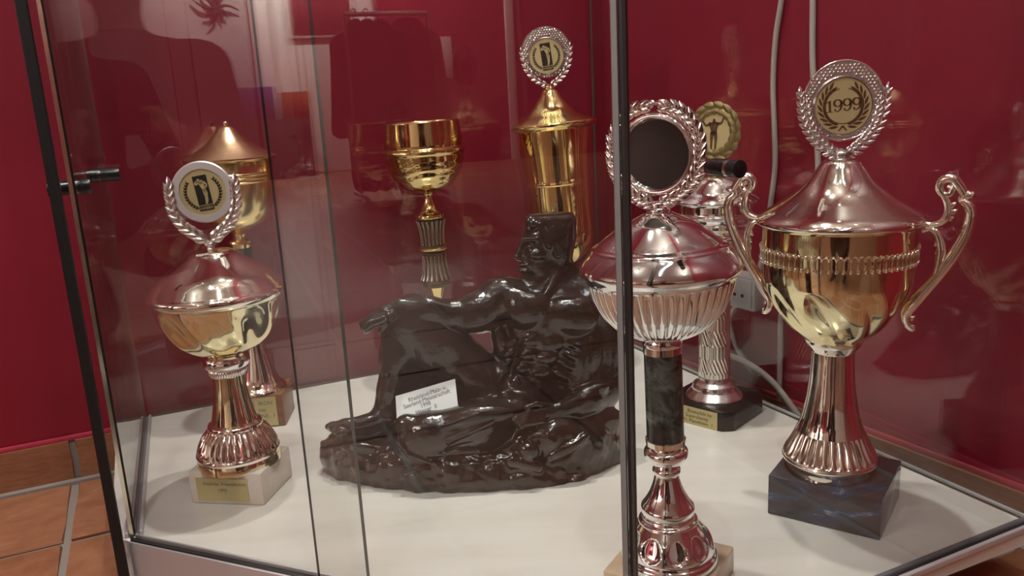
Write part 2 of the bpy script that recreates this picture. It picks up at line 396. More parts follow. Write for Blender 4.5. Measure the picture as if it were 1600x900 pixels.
# two sliding doors on the slanted front
def door(p, q, edge, zr, th=0.005):
    o = C(pane('sliding_door', p, q, zr, TOPZ, th, edge))
    d = (q - p).normalized(); n = Vector((d.y, -d.x, 0))
    for s in (-1, 1):
        r = rail('bottom_rail', p + n * s * 0.0048, q + n * s * 0.0048, zr - 0.040, zr + 0.006 if s < 0 else zr + 0.002, 0.0025, M['alu']); r.parent = o; r.matrix_parent_inverse = o.matrix_world.inverted()
    r = rail('gasket', p, q, zr - 0.028, zr + 0.0025, 0.0066, M['black']); r.parent = o
    return o
dl = door(BP, SI, ('edge_bright', 'glass_edge'), 0.0)
dr = door(CE, EP, ('glass_edge_dark', 'glass_edge_dark'), 0.0, 0.0032)
for o in (dl, dr):
    for c in o.children: c.parent = o
sl = rail('seal_strip', EP - DD * 0.0015 + NF * 0.0045, EP + DD * 0.0045 + NF * 0.0045, 0.0, TOPZ, 0.004, M['black']); sl.parent = dr
lp = rail('seal_lip', EP - DD * 0.0075 + NF * 0.0040, EP - DD * 0.0022 + NF * 0.0040, 0.0, TOPZ, 0.002, M['seal_grey']); lp.parent = dr
C(rail('roller_track', BP + DN * 0.008 - DD * 0.004, BP + DD * 0.56 + DN * 0.008, -0.062, -0.048, 0.012, M['alu']))
# black corner seal at the left front corner
_ca = onz(184, 845) * 0.985; _ca.z = 0
C(vis(rail('corner_seal', _ca - AX * 0.0052, _ca + AX * 0.0052, -0.05, TOPZ, 0.012, M['black']), 'black rubber corner seal strip'))
# black shelf pegs clamped through the side panes
def peg(p, d, l_in, l_out, r):
    pts = [(-l_out, r * .9), (-l_out + .001, r), (-0.003, r), None, (-0.003, r * .8), None, (0.003, r * .8), None, (0.003, r), (l_in - .001, r), (l_in, r * .9)]
    o = revolve('shelf_peg', profile(pts, 3), M['black_gloss'], None, 28)
    o.matrix_world = Matrix.Translation(p) @ d.to_track_quat('Z', 'Y').to_matrix().to_4x4()
    g = revolve('washer', [(-0.0032, r * 0.96), (-0.0032, r * 1.0), (0.0005, r * 1.0), (0.0005, r * 0.96)], M['silver_old'], None, 28); g.parent = o
    o.parent = case; o.matrix_parent_inverse = Matrix.Translation(-case.location); return o
def on_side(px, py): return onplane(px, py, W(SA, 0), AX)
peg(W(SA, 0.350, zof(*W(SA, 0.350).xy, 292)), AX, 0.013, 0.027, 0.0078)
peg(W(-0.840, 0.060, zof(*W(-0.840, 0.060).xy, 274)), AX, 0.024, 0.032, 0.0090)
peg(onplane(1139, 263, TR, BX), -BX, 0.020, 0.012, 0.0066)
# ================================================================ trophies
class Tro:
    """a trophy standing at plan point (X, Y); heights are read from the photograph's rows along its own upright axis"""
    def __init__(s, name, label, X, Y, rz=0.0, z0=0.0):
        s.X, s.Y = X, Y; s.o = empty(name, (X, Y, z0), label, 'trophy', 0.0, None)
        s.base_rz = rz; s.z0 = z0
        s.face = math.atan2(-X, Y)
    def z(s, py): return zof(s.X, s.Y, py) - s.z0
    def ke(s, py): return depth((s.X, s.Y, zof(s.X, s.Y, py))) / F_PX
    def k(s, py):                                             # off-axis rings look wider than they are
        q = Vector((s.X, s.Y, zof(s.X, s.Y, py))) - CAM; D = q.dot(_fw); return D / F_PX * D / math.hypot(D, q.dot(_R))
    def p(s, pts, n=7):
        return profile([None if q is None else (s.z(q[0]), q[1] * s.k(q[0])) for q in pts], n)
    def turn(s, name, pts, m, seg=96, mod=None, n=7, smooth=38, parent=None, cap=True):
        return revolve(name, s.p(pts, n), M[m], parent or s.o, seg, mod, cap, smooth)
    def block(s, name, sx, sy, h, m, bevel=0.002, off=(0, 0)):
        return box(name, (off[0], off[1], h / 2), (sx, sy, h), M[m], s.o, rz=s.base_rz, bevel=bevel)
def flutes(n, depth_, lo=0.0, hi=1.0, power=1.0, twist=0.0, sharp=True):
    """raised lobes round the body between the relative heights lo and hi"""
    def f(t, r, a):
        if t < lo or t > hi: return r
        e = math.sin(PI * (t - lo) / (hi - lo)) ** power if power else 1.0
        c = abs(math.cos((a + twist * t) * n / 2)) if sharp else 0.5 + 0.5 * math.cos((a + twist * t) * n)
        return r * (1 - depth_ * e * (1 - c))
    return f
def leaf_mesh(name, L, w, h, m, curl=0.0):
    st = [(0.0, 0.15), (0.2, 0.72), (0.45, 1.0), (0.72, 0.72), (1.0, 0.04)]
    vs, fs = [], []
    for t, q in st:
        x = L * t; y = w / 2 * q; zc = h * (0.35 + 0.65 * math.sin(PI * min(t + .15, 1))) + curl * t * t
        vs += [(x, -y, curl * t * t), (x, -y * .45, zc * .8), (x, 0, zc), (x, y * .45, zc * .8), (x, y, curl * t * t), (x, 0, -h * .5 * q + curl * t * t)]
    n = 6
    for i in range(len(st) - 1):
        for k in range(n):
            k2 = (k + 1) % n; fs.append((i * n + k, i * n + k2, (i + 1) * n + k2, (i + 1) * n + k))
    fs.append(tuple(range(n))); fs.append(tuple(len(st) * n - n + k for k in range(n)))
    bm = bmesh.new(); me = bpy.data.meshes.new(name); me.from_pydata(vs, [], fs); bm.from_mesh(me); bpy.data.meshes.remove(me)
    me = bm_mesh(name, bm, 50); me.materials.append(m); return me
def emb_matrix(c, yaw, pitch=0.0, roll=0.0):
    return Matrix.Translation(c) @ Matrix.Rotation(yaw, 4, 'Z') @ Matrix.Rotation(PI / 2 + pitch, 4, 'X') @ Matrix.Rotation(roll, 4, 'Z')
def put(o, parent, mtx):
    o.parent = parent; o.matrix_local = mtx; return o
def flat(name, polys, z, m, parent, th=0.0002):
    """thin printed shapes lying on a disc"""
    vs, fs = [], []
    for pl in polys:
        o = len(vs); n = len(pl)
        vs += [(x, y, z) for x, y in pl] + [(x, y, z - th) for x, y in pl]
        fs.append(tuple(range(o, o + n)))
        fs += [(o + i, o + n + i, o + n + (i + 1) % n, o + (i + 1) % n) for i in range(n)]
    bm = bmesh.new(); me = bpy.data.meshes.new(name); me.from_pydata(vs, [], fs); bm.from_mesh(me); bpy.data.meshes.remove(me)
    bmesh.ops.recalc_face_normals(bm, faces=bm.faces); me = bpy.data.meshes.new(name); bm.to_mesh(me); bm.free()
    return link(name, me, m, parent)
def circ(x, y, r, n=20, ry=None): return [(x + r * math.cos(2 * PI * i / n), y + (ry or r) * math.sin(2 * PI * i / n)) for i in range(n)]
def stroke(pts, n=6):
    """(x, y, halfwidth) -> quads along a smooth path plus round ends"""
    P = catmull(pts, n) if n > 1 else [np.array(p) for p in pts]; L, Rr = [], []
    for i, p in enumerate(P):
        t = P[min(i + 1, len(P) - 1)][:2] - P[max(i - 1, 0)][:2]; t = t / (np.linalg.norm(t) + 1e-9); nn = np.array([-t[1], t[0]]) * p[2]
        L.append(p[:2] + nn); Rr.append(p[:2] - nn)
    return [[tuple(L[i]), tuple(L[i + 1]), tuple(Rr[i + 1]), tuple(Rr[i])] for i in range(len(P) - 1)] + [circ(P[0][0], P[0][1], P[0][2], 10), circ(P[-1][0], P[-1][1], P[-1][2], 10)]
def leaf_poly(x, y, ang, L, w):
    c, s_ = math.cos(ang), math.sin(ang)
    pts = [(0, 0), (.25, .42), (.5, .5), (.75, .34), (1, 0), (.75, -.34), (.5, -.5), (.25, -.42)]
    return [(x + c * u * L - s_ * v * w, y + s_ * u * L + c * v * w) for u, v in pts]
def text(name, body, size, m, parent, mtx, align='CENTER', xs=1.0):
    cu = bpy.data.curves.new(name, 'FONT'); cu.body = body; cu.size = size; cu.align_x = align; cu.align_y = 'CENTER'
    cu.extrude = 0.00005; cu.resolution_u = 3
    ob = bpy.data.objects.new(name, cu); COL.objects.link(ob)
    me = bpy.data.meshes.new_from_object(ob.evaluated_get(bpy.context.evaluated_depsgraph_get()))
    bpy.data.objects.remove(ob); me.transform(Matrix.Diagonal((xs, 1, 1, 1)))
    o = link(name, me, m, None); return put(o, parent, mtx)
def wreath(t, parent, mtx, paths, n, L, w, h, m, stem_r, spread=0.62, jitter=0.0, tips=True):
    """two leafy branches in the emblem plane; paths are (x, y) metres"""
    geo = []
    for pth in paths: geo.append(tube_geo([(x, y, -0.0006, stem_r * (1.15 - .5 * i / len(pth))) for i, (x, y) in enumerate(pth)], 8, 5))
    v, f = join_geo(geo); o = link('wreath', mesh('wreath', v, f, 60), m, None); put(o, parent, mtx)
    lm = leaf_mesh('leaf', L, w, h, m)
    rnd = random.Random(len(paths) * 7 + n)
    for pi_, pth in enumerate(paths):
        P = catmull(pth, 16); cum = np.concatenate([[0], np.cumsum([np.linalg.norm(P[i + 1] - P[i]) for i in range(len(P) - 1)])])
        for k in range(n):
            d = cum[-1] * (k + 0.25) / n; i = min(int(np.searchsorted(cum, d)), len(P) - 2); i = max(i, 1)
            tg = P[i + 1] - P[i - 1]; an = math.atan2(tg[1], tg[0]); sc = 1.0 - 0.22 * k / n
            for sd in (-1, 1):
                q = link('leaf', lm, None, None)
                a2 = an + sd * (spread + rnd.uniform(-jitter, jitter))
                put(q, o, Matrix.Translation((P[i][0], P[i][1], 0.0006 + 0.0005 * (k % 2))) @ Matrix.Rotation(a2, 4, 'Z') @ Matrix.Rotation(sd * 0.25, 4, 'X') @ Matrix.Rotation(-0.15, 4, 'Y') @ Matrix.Scale(sc, 4))
        if tips:
            q = link('leaf', lm, None, None); tg = P[-1] - P[-4]
            put(q, o, Matrix.Translation((P[-1][0], P[-1][1], 0.0006)) @ Matrix.Rotation(math.atan2(tg[1], tg[0]), 4, 'Z') @ Matrix.Scale(.8, 4))
    return o
def ring(name, parent, mtx, r_in, r_out, th, m, seg=72, lip=0.0, dome=0.0):
    if dome:
        pr = profile([(-th / 2, r_in), None, (-th / 2, r_out), None, (0, r_out), (dome * .75, r_out - (r_out - r_in) * .22), (dome, (r_in + r_out) / 2), (dome * .7, r_in + (r_out - r_in) * .2), (th * .2, r_in), None, (-th / 2, r_in)], 4)
        o = revolve(name, pr, m, None, seg, None, False, 40); return put(o, parent, mtx)
    pr = [(-th / 2, r_in), (-th / 2, r_out - th * .3), (-th * .2, r_out), (th * .2, r_out), (th / 2, r_out - th * .3)]
    pr += [(th / 2, r_in + lip), (th / 2 - 0.0004, r_in)]
    pr.append((-th / 2, r_in))
    o = revolve(name, pr, m, None, seg, None, False, 40); return put(o, parent, mtx)
def disc(name, parent, r, z, m, th=0.0008):
    return revolve(name, [(z - th, 0.0), (z - th, r), (z, r), (z, 0.0)], m, parent, 64, None, False, 40)
MAN_FLEX = lambda: ([circ(.37, -.33, .105, 16)] + stroke([(.36, -.40, .07), (.42, -.50, .09)], 2) + stroke([(.46, -.53, .10), (.28, -.56, .07), (.13, -.63, .06), (.10, -.52, .055), (.20, -.41, .05)], 4)
    + stroke([(.62, -.50, .10), (.80, -.60, .065), (.88, -.78, .05), (.78, -.92, .045)], 4) + stroke([(.53, -.50, .17), (.56, -.70, .17), (.60, -.95, .115), (.64, -1.12, .145)], 5)
    + stroke([(.66, -1.12, .12), (.72, -1.38, .10), (.70, -1.56, .07), (.70, -1.75, .07), (.62, -2.05, .04), (.52, -2.08, .03)], 4) + stroke([(.60, -1.12, .11), (.64, -1.45, .09), (.62, -1.62, .06), (.60, -1.85, .06), (.56, -2.03, .04)], 4))
def emblem_flex(part, R, roll):
    """round gold foil print: flexing man on a black bar between two sprigs, the federation's letters under him"""
    z = 0.0012
    w = R * 0.60
    rot = lambda p: (p[0] * math.cos(roll) - p[1] * math.sin(roll), p[0] * math.sin(roll) + p[1] * math.cos(roll))
    tr = lambda u, v: rot(((u - .5) * w, (v + 1.22) * w))
    fit = lambda pls: [[tr(*p) for p in pl] for pl in pls]
    flat('print', fit([[(0, -.02), (1, -.02), (1, -2.14), (0, -2.14)]]), z, M['print_black'], part)
    flat('figure_print', fit(MAN_FLEX()), z + 0.0002, M['disc_gold'], part)
    flat('print', fit([[(-.02, -2.20), (1.02, -2.20), (1.02, -2.56), (-.02, -2.56)]]), z, M['print_black'], part)
    c = tr(.5, -2.38)
    text('lettering', 'NABBA', w * .30, M['disc_gold'], part, Matrix.Translation((c[0], c[1], z + 0.0002)) @ Matrix.Rotation(roll, 4, 'Z'))
    pls = []
    for sd in (-1, 1):
        for k in range(11):
            ph = -1.85 + k * 0.235 if sd < 0 else -1.30 + 0  # sprig angle from the bottom
            ph = (-PI / 2 + sd * (0.50 + k * 0.17))
            x, y = R * .74 * math.cos(ph), R * .74 * math.sin(ph); tg = ph + sd * PI / 2
            for s2 in (-.55, .55): pls.append([rot(p) for p in leaf_poly(x, y, tg + s2, R * .15, R * .055)])
        pls += [[rot(p) for p in pl] for pl in stroke([(R * .74 * math.cos(-PI / 2 + sd * q), R * .74 * math.sin(-PI / 2 + sd * q), R * .012) for q in np.linspace(.3, 2.3, 10)], 2)]
    flat('sprig_print', pls, z, M['print_black'], part)
def honeycomb(parent, c, r_in, r_out, dc, dr, pitch, m):
    """rows of rounded cells on the annulus between the disc (centre dc, radius dr) and the outer rim"""
    parts = []; base = [(0, 0, 1)] + [(math.cos(i * PI / 3), math.sin(i * PI / 3), .55) for i in range(6)] + [(1.12 * math.cos(i * PI / 3 + .0), 1.12 * math.sin(i * PI / 3), 0) for i in range(6)]
    ff = [(0, 1 + i, 1 + (i + 1) % 6) for i in range(6)] + [(1 + i, 7 + i, 7 + (i + 1) % 6, 1 + (i + 1) % 6) for i in range(6)]
    ny = int(r_out / pitch) + 2
    for j in range(-ny * 2, ny * 2):
        for i in range(-ny * 2, ny * 2):
            x = c[0] + (i + .5 * (j % 2)) * pitch; y = c[1] + j * pitch * .78
            if math.hypot(x - c[0], y - c[1]) > r_out - pitch * .5 or math.hypot(x - dc[0], y - dc[1]) < dr + pitch * .45: continue
            parts.append(([(x + p * pitch * .40, y + q * pitch * .34, 0.0008 + h * pitch * .30) for p, q, h in base], ff))
    v, f = join_geo(parts); o = link('honeycomb', mesh('honeycomb', v, f, 75), m, parent); return tag(o, kind=None)
def plate(t, name, cx_off, zc, w, h, rz, dist, lines, m='plate', ink='ink', size=0.007):
    """engraved plate on the base's face; rz is the base's turn, the face looks along its -y"""
    mtx = Matrix.Rotation(rz, 4, 'Z') @ Matrix.Translation((cx_off, -dist, zc)) @ Matrix.Rotation(PI / 2, 4, 'X')
    bm = bmesh.new(); bmesh.ops.create_cube(bm, size=1.0)
    for v in bm.verts: v.co = Vector((v.co.x * w, v.co.y * h, v.co.z * 0.0012))
    o = link(name, bm_mesh(name, bm), M[m], None); put(o, t.o, mtx)
    for x, y, s_ in lines:
        text('engraving', s_, size, M[ink], o, Matrix.Translation((x, y, 0.0007)))
    return o

# ---- small cup on a cream marble base, front left
_c = onz(455, 742).lerp(onz(297, 789), 0.5)
a_, b_, c_ = onz(297, 789), onz(408, 793), onz(460, 740)
t1rz = math.atan2(b_.y - a_.y, b_.x - a_.x); t1w = (b_ - a_).length; t1d = (c_ - b_).length
t1c = a_.lerp(c_, 0.5)
T = Tro('lidded_trophy_cup', 'gold bowl trophy cup with silver lid on cream marble base at the left front', t1c.x, t1c.y, t1rz)
t1h = T.z(716)
T.block('marble_base', 0.094, 0.080, t1h, 'marble_white')
plate(T, 'nameplate', -0.004, t1h * .47, 0.066, 0.029, t1rz, 0.0405, [(0.004, 0.0075, 'Internat. Freundschaft'), (0, -0.001, '1995')], size=0.0062)
T.turn('foot_ring', [(719, 66), None, (706, 65.5), None, (702, 63)], 'gold_pale')
T.turn('fluted_foot', [(705, 66), None, (701, 66.5), (698, 65), None, (690, 63), (676, 55), (664, 44), None, (661, 43.5), (658, 42), (655, 38)], 'silver_warm', 240, flutes(34, .07, .12, .86, .6))
T.turn('stem', [(660, 39), (645, 34), (622, 29), (600, 26), (580, 24.5)], 'gold_pale')
T.turn('beaded_ring', [(585, 25), None, (583, 29), (577, 31.5), (573, 30), None, (571, 28)], 'silver', 220, flutes(44, .05, .2, .8, 0))
T.turn('collar', [(574, 29), (570, 35), (563, 38), (555, 35), (550, 28), (547, 25)], 'silver')
def leaf_bowl(t, r, a):
    k = 0.5 + 0.5 * math.cos(9 * a + 4.5 * t); e = math.sin(PI * min(max((t - .05) / .85, 0), 1)) ** .8
    return r * (1 - 0.085 * e * (1 - k))
T.turn('bowl', [(551, 30), (547, 42), (538, 61), (524, 79), (506, 92), (488, 99), (472, 102.5), (462, 104), None, (459, 103)], 'gold_pale', 180, leaf_bowl, 9, 60)
T.turn('lid', [(466, 104), None, (462, 109), (457, 111.5), (452, 110), (448, 106), None, (441, 100), (433, 93), (425, 84), (414, 67), (404, 51), (398, 42), (394, 37), (391, 30), (389, 12)], 'silver_warm')
T.turn('socket', [(392, 7.5), None, (389, 8.5), (386, 7), (383, 10), (380, 10.5), (377, 7.5)], 'silver', 40)
k1 = T.ke(300)
e1 = emb_matrix((0, 0, T.z(300)), T.face * .25, -0.03, 0)
er = ring('emblem_ring', T.o, e1, 36 * k1, 48 * k1, 0.004, M['silver_ring'])
disc('emblem_disc', er, 36.6 * k1, 0.0008, M['disc_gold']); emblem_flex(er, 36 * k1, 0.13)
pth = [(x * k1, -y * k1) for x, y in [(1, 79), (14, 69), (31, 55), (44, 36), (49, 14), (50, -8)]]
wreath(T, T.o, e1, [pth, [(-x, y) for x, y in pth]], 9, 0.0180, 0.0092, 0.0032, M['silver_satin'], 0.0020, .42)

# ---- large two handled cup with the year disc, right
a_, b_, c_ = onz(1200, 802), onz(1378, 846), onz(1404, 778)
t7rz = math.atan2(b_.y - a_.y, b_.x - a_.x); t7c = a_.lerp(c_, 0.5)
T = Tro('two_handled_trophy_cup', 'large gold trophy cup with two scrolled handles and 1999 disc on blue black base', t7c.x - 0.0075, t7c.y, t7rz)
t7h = T.z(731)
T.block('marble_base', 0.114, 0.104, t7h, 'marble_blue', 0.0015, (0.0075, 0))
T.turn('foot_ring', [(735, 66), None, (722, 68), (718, 71), None, (714, 73)], 'silver_warm')
T.turn('fluted_foot', [(717, 72), None, (712, 75.5), (708, 74), None, (703, 73), (692, 66), (681, 60), None, (672, 55.5), (668, 53)], 'silver_flute', 256, flutes(30, .080, .22, .97, .3))
T.turn('stem', [(670, 54.5), (660, 50), (648, 46), (625, 41), (600, 37.5), (575, 35.5), (556, 34.5), (546, 34)], 'silver_warm')
T.turn('collar', [(548, 34), (545, 37), (540, 41), (534, 45), (528, 47), None, (525, 46)], 'silver_warm')
def facet_bowl(t, r, a):
    e = math.sin(PI * min(max(t / .52, 0), 1)) ** .7
    return r * (1 - 0.060 * e * (1 - abs(math.cos(4.5 * (a + 1.1 * t)))))
T.turn('bowl', [(529, 46), (524, 53), (512, 70), (498, 84), (480, 98), (460, 109), (440, 116), (420, 119.5), (404, 121), (392, 121.5), (376, 122), (352, 122)], 'gold_pale', 220, facet_bowl, 8, 60)
# band of arched beads round the bowl
kk = T.k(392); parts = []
for i in range(72):
    a = 2 * PI * i / 72; R_ = 122 * kk
    def P_(an, py, dr, r): return ((R_ + dr) * math.cos(an), (R_ + dr) * math.sin(an), T.z(py), r)
    h = PI / 72
    parts.append(tube_geo([P_(a - h, 401, .0008, .0011), P_(a - h, 388, .001, .0009), P_(a - h * .4, 382, .0015, .0010), P_(a + h * .4, 382, .0015, .0010), P_(a + h, 388, .001, .0009)], 6, 2))
    parts.append(tube_geo([P_(a - h, 405.5, .0006, .0004), P_(a - h, 404, .001, .0019), P_(a - h, 401, .001, .0019), P_(a - h, 399.5, .0006, .0004)], 7, 1))
v, f = join_geo(parts); link('bead_band', mesh('bead_band', v, f, 60), M['silver_warm'], T.o)
T.turn('lid', [(352, 122), None, (346, 133), (341, 134.5), (337, 132), None, (330, 122), (318, 101), (308, 84), (297, 68), (284, 54), (270, 43), (260, 36), (255, 32), None, (252, 30), None, (250, 24), (250, 8)], 'silver_warm')
k7 = T.ke(165)
T.turn('socket', [(252, 17), (248, 19), (244, 15), (240, 18), (236, 16), (231, 9)], 'silver_old', 48)
e7 = emb_matrix((0, 0, T.z(165.5)), T.face * .2, -0.02, 0)
er = ring('emblem_ring', T.o, e7, 44 * k7, 47 * k7, 0.005, M['silver_old'])
dd = disc('emblem_disc', er, 45 * k7, 0.0012, M['disc_gold'])
bp = revolve('honeycomb_plate', [(-0.001, 46 * k7), (-0.001, 60 * k7), (0.0009, 60 * k7), (0.0009, 46 * k7)], M['silver_old'], None, 80, None, False)
# the plate is an off-centre ring: build it as a crescent
vs, fs = [], []
for i in range(96):
    an = 2 * PI * i / 96
    for zz in (-0.0012, 0.0008):
        vs += [(45.5 * k7 * math.cos(an), 45.5 * k7 * math.sin(an), zz), (61 * k7 * math.cos(an), 8 * k7 + 61 * k7 * math.sin(an), zz)]
for i in range(96):
    j = (i + 1) % 96
    fs += [(i * 4 + 2, i * 4 + 3, j * 4 + 3, j * 4 + 2), (i * 4, j * 4, j * 4 + 1, i * 4 + 1), (i * 4 + 1, j * 4 + 1, j * 4 + 3, i * 4 + 3), (i * 4 + 2, j * 4 + 2, j * 4, i * 4)]
bpy.data.objects.remove(bp); bp = link('honeycomb_plate', mesh('honeycomb_plate', vs, fs, 40), M['silver_old'], None); put(bp, T.o, e7)
honeycomb(bp, (0, 8 * k7), 0, 61 * k7, (0, 0), 46 * k7, 6.2 * k7, M['silver'])
v, f = tube_geo([(60.5 * k7 * math.cos(q), 8 * k7 + 60.5 * k7 * math.sin(q), .0008, .0013) for q in np.linspace(0, 2 * PI, 60)], 8, 1); link('rim', mesh('rim', v, f, 60), M['silver'], bp)
pth = [(x * k7, -y * k7) for x, y in [(2, 78), (18, 72), (36, 58), (52, 38), (62, 14), (66, -20)]]
wreath(T, T.o, e7, [pth, [(-x, y) for x, y in pth]], 11, 0.0108, 0.0052, 0.0022, M['silver_satin'], 0.0016, .55)
pth = [(x * k7, -y * k7) for x, y in [(2, 76), (14, 66), (30, 52), (44, 34), (52, 14), (55, -4)]]
wreath(T, T.o, e7 @ Matrix.Translation((0, 0, .0016)), [pth, [(-x, y) for x, y in pth]], 10, 0.0085, 0.0042, 0.002, M['silver_satin'], 0.0012, .5)
# print on the disc: laurel, inner circle, year
R_ = 45 * k7; z = 0.0014; pls = []
for sd in (-1, 1):
    for k in range(9):
        ph = -PI / 2 + sd * (0.22 + k * 0.27); rr = R_ * .66
        for s2, rr, L in ((.34, .72, .34), (-.14, .66, .30)):
            x, y = R_ * rr * math.cos(ph), R_ * rr * math.sin(ph); pls.append(leaf_poly(x, y, ph + sd * (PI / 2 - s2), R_ * L, R_ * .095))
    pls += stroke([(sd * R_ * .02, -R_ * .70, R_ * .03), (sd * R_ * .13, -R_ * .84, R_ * .02)], 2)
n = 56
for i in range(n):
    q0, q1 = PI * .5 + .25 + (2 * PI - .5) * i / n, PI * .5 + .25 + (2 * PI - .5) * (i + 1) / n
    pls.append([(R_ * .59 * math.cos(q0), R_ * .59 * math.sin(q0)), (R_ * .59 * math.cos(q1), R_ * .59 * math.sin(q1)), (R_ * .62 * math.cos(q1), R_ * .62 * math.sin(q1)), (R_ * .62 * math.cos(q0), R_ * .62 * math.sin(q0))])
    q0, q1 = 2 * PI * i / n, 2 * PI * (i + 1) / n
    pls.append([(R_ * .96 * math.cos(q0), R_ * .96 * math.sin(q0)), (R_ * .96 * math.cos(q1), R_ * .96 * math.sin(q1)), (R_ * math.cos(q1), R_ * math.sin(q1)), (R_ * math.cos(q0), R_ * math.sin(q0))])
flat('laurel_print', pls, z, M['print_brown'], er)
def nine(x, y, s_):
    lp = [(x + s_ * (.29 * math.cos(q)), y + s_ * (.20 + .27 * math.sin(q)), s_ * (.035 + .065 * abs(math.cos(q)))) for q in np.linspace(0, 2 * PI, 25)]
    tl = [(x + s_ * .29, y + s_ * .20, s_ * .10), (x + s_ * .27, y - s_ * .12, s_ * .09), (x + s_ * .13, y - s_ * .38, s_ * .06), (x - s_ * .08, y - s_ * .46, s_ * .035), (x - s_ * .24, y - s_ * .38, s_ * .05), (x - s_ * .23, y - s_ * .32, s_ * .075)]
    return stroke(lp, 1) + stroke(tl, 5)
def one(x, y, s_):
    return [[(x - .10 * s_, y - .48 * s_), (x + .10 * s_, y - .48 * s_), (x + .10 * s_, y + .48 * s_), (x - .10 * s_, y + .42 * s_)],
            [(x - .24 * s_, y - .50 * s_), (x + .24 * s_, y - .50 * s_), (x + .24 * s_, y - .44 * s_), (x - .24 * s_, y - .44 * s_)],
            [(x - .10 * s_, y + .42 * s_), (x - .26 * s_, y + .30 * s_), (x - .26 * s_, y + .25 * s_), (x - .10 * s_, y + .30 * s_)]]
s_ = R_ * .42
pls = one(-R_ * .46, 0, s_) + nine(-R_ * .19, 0, s_) + nine(R_ * .13, 0, s_) + nine(R_ * .45, 0, s_)
o = flat('year_1999', pls, z, M['print_brown'], er); o.matrix_local = Matrix.Translation((0, R_ * .03, 0)) @ Matrix.Rotation(.06, 4, 'Z')
# scrolled handles, in the plane of the base's front
hy = math.radians(38)
def handle(sgn):
    def pt(px, py, r, oz=0.0):
        d = ray(px, py); u = d.x / d.y; rho = (u * T.Y - T.X) / (math.cos(hy) + u * math.sin(hy)); zz = zof(T.X + rho * math.cos(hy), T.Y - rho * math.sin(hy), py)
        rho *= sgn; return (rho * math.cos(hy) - oz * math.sin(hy), -rho * math.sin(hy) - oz * math.cos(hy), zz, r * 1.45 * T.k(py))
    g = [tube_geo([pt(1523, 301, 2.0), pt(1517, 304, 5.0), pt(1508, 305, 5.5), pt(1503, 312, 5), pt(1513, 322, 6), pt(1516, 338, 6.5), pt(1508, 366, 7), pt(1490, 398, 7), pt(1466, 430, 7), pt(1443, 456, 7.5), pt(1425, 476, 8), pt(1416, 490, 6.5), pt(1418, 505, 5.5), pt(1426, 514, 4), pt(1428, 507, 2.5)], 10, 6, .8),
         tube_geo([pt(1508, 305, 5), pt(1499, 291, 5.5), pt(1488, 279, 6), pt(1474, 281, 6), pt(1468, 292, 5.5), pt(1473, 303, 5), pt(1484, 303, 4.5), pt(1488, 294, 4), pt(1481, 290, 3)], 10, 6, .9),
         tube_geo([pt(1474, 303, 5), pt(1480, 315, 5), pt(1482, 329, 5.5), pt(1478, 341, 6), pt(1468, 349, 5), pt(1454, 351, 4.5), pt(1446, 350, 4), pt(1440, 356, 5)], 10, 6, .8),
         tube_geo([pt(1441, 358, 5), pt(1452, 356, 4.5), pt(1463, 362, 5), pt(1469, 376, 5), pt(1471, 392, 5.5), pt(1468, 410, 5), pt(1462, 430, 4)], 10, 6, .8)]
    for px, py, ex, ey in ((1485, 322, 1495, 316), (1487, 332, 1497, 327), (1483, 342, 1491, 339), (1466, 378, 1459, 384), (1468, 390, 1461, 397), (1467, 402, 1462, 410), (1428, 474, 1434, 466), (1424, 486, 1432, 480), (1422, 498, 1430, 494)):
        g.append(tube_geo([pt(px, py, 3.5), pt((px + ex) / 2, (py + ey) / 2, 3), pt(ex, ey, .8)], 8, 3))
    v, f = join_geo(g); return link('handle', mesh('handle', v, f, 60), M['silver_warm'], T.o)
for sg in (1, -1):
    hnd = handle(sg)
# ---- silver ribbed cup on a green marble column, front centre
kz = 0.034
a_, b_, c_ = onz(940, 875, kz), onz(1096, 919, kz), onz(1150, 842, kz)
t5rz = math.atan2(b_.y - a_.y, b_.x - a_.x); t5c = a_.lerp(c_, 0.5)
T = Tro('ribbed_trophy_cup', 'silver ribbed trophy cup on dark green marble column at the front centre', t5c.x, t5c.y, t5rz)
T.block('marble_base', (b_ - a_).length, (c_ - b_).length, T.z(872), 'marble_beige')
def ovals(t, r, a):
    """a row of oval hollows round the dome"""
    n = 10; q = ((a * n / (2 * PI)) % 1.0) - 0.5; u = q / 0.40; v = (t - 0.40) / 0.27
    d = u * u + v * v
    return r * (1 - 0.10 * (1 - d) ** 0.5) if d < 1 else r
T.turn('foot_ring', [(872, 72), None, (868, 75), (863, 75.5), (859, 74), (856, 71), None, (853, 70)], 'silver')
T.turn('faceted_foot', [(856, 70), (848, 69.5), (836, 66), (826, 60), (818, 53), (811, 47), None, (808, 46), (805, 41), (802, 42), (799, 40)], 'silver', 240, ovals, 12, 45)
T.turn('stem', [(803, 37), None, (800, 40), (795, 42), (788, 42), (780, 36), (768, 28.5), (755, 23), (745, 20), (738, 18.5)], 'silver')
T.turn('spool', [(740, 19), (736, 22), (731, 22), (728, 19), None, (723, 23), (717, 29), (711, 34), (704, 35), (699, 32), (695, 23), None, (693, 15), (689, 15)], 'silver')
T.turn('column_band', [(692, 31), None, (684, 32), None, (683, 30)], 'silver_warm')
T.turn('marble_column', [(685, 29.5), (548, 30)], 'marble_green', 72)
T.turn('column_band', [(549, 31), None, (539, 31), None, (538, 27)], 'silver_warm')
T.turn('bowl', [(542, 28), (538, 31), (532, 32), (528, 31), None, (527, 31), (522, 46), (512, 67), (500, 83), (484, 97), (466, 107), (450, 113), (440, 116), (430, 119), None, (426, 122)], 'silver', 264, flutes(44, .05, .14, .94, .35), 8, 55)
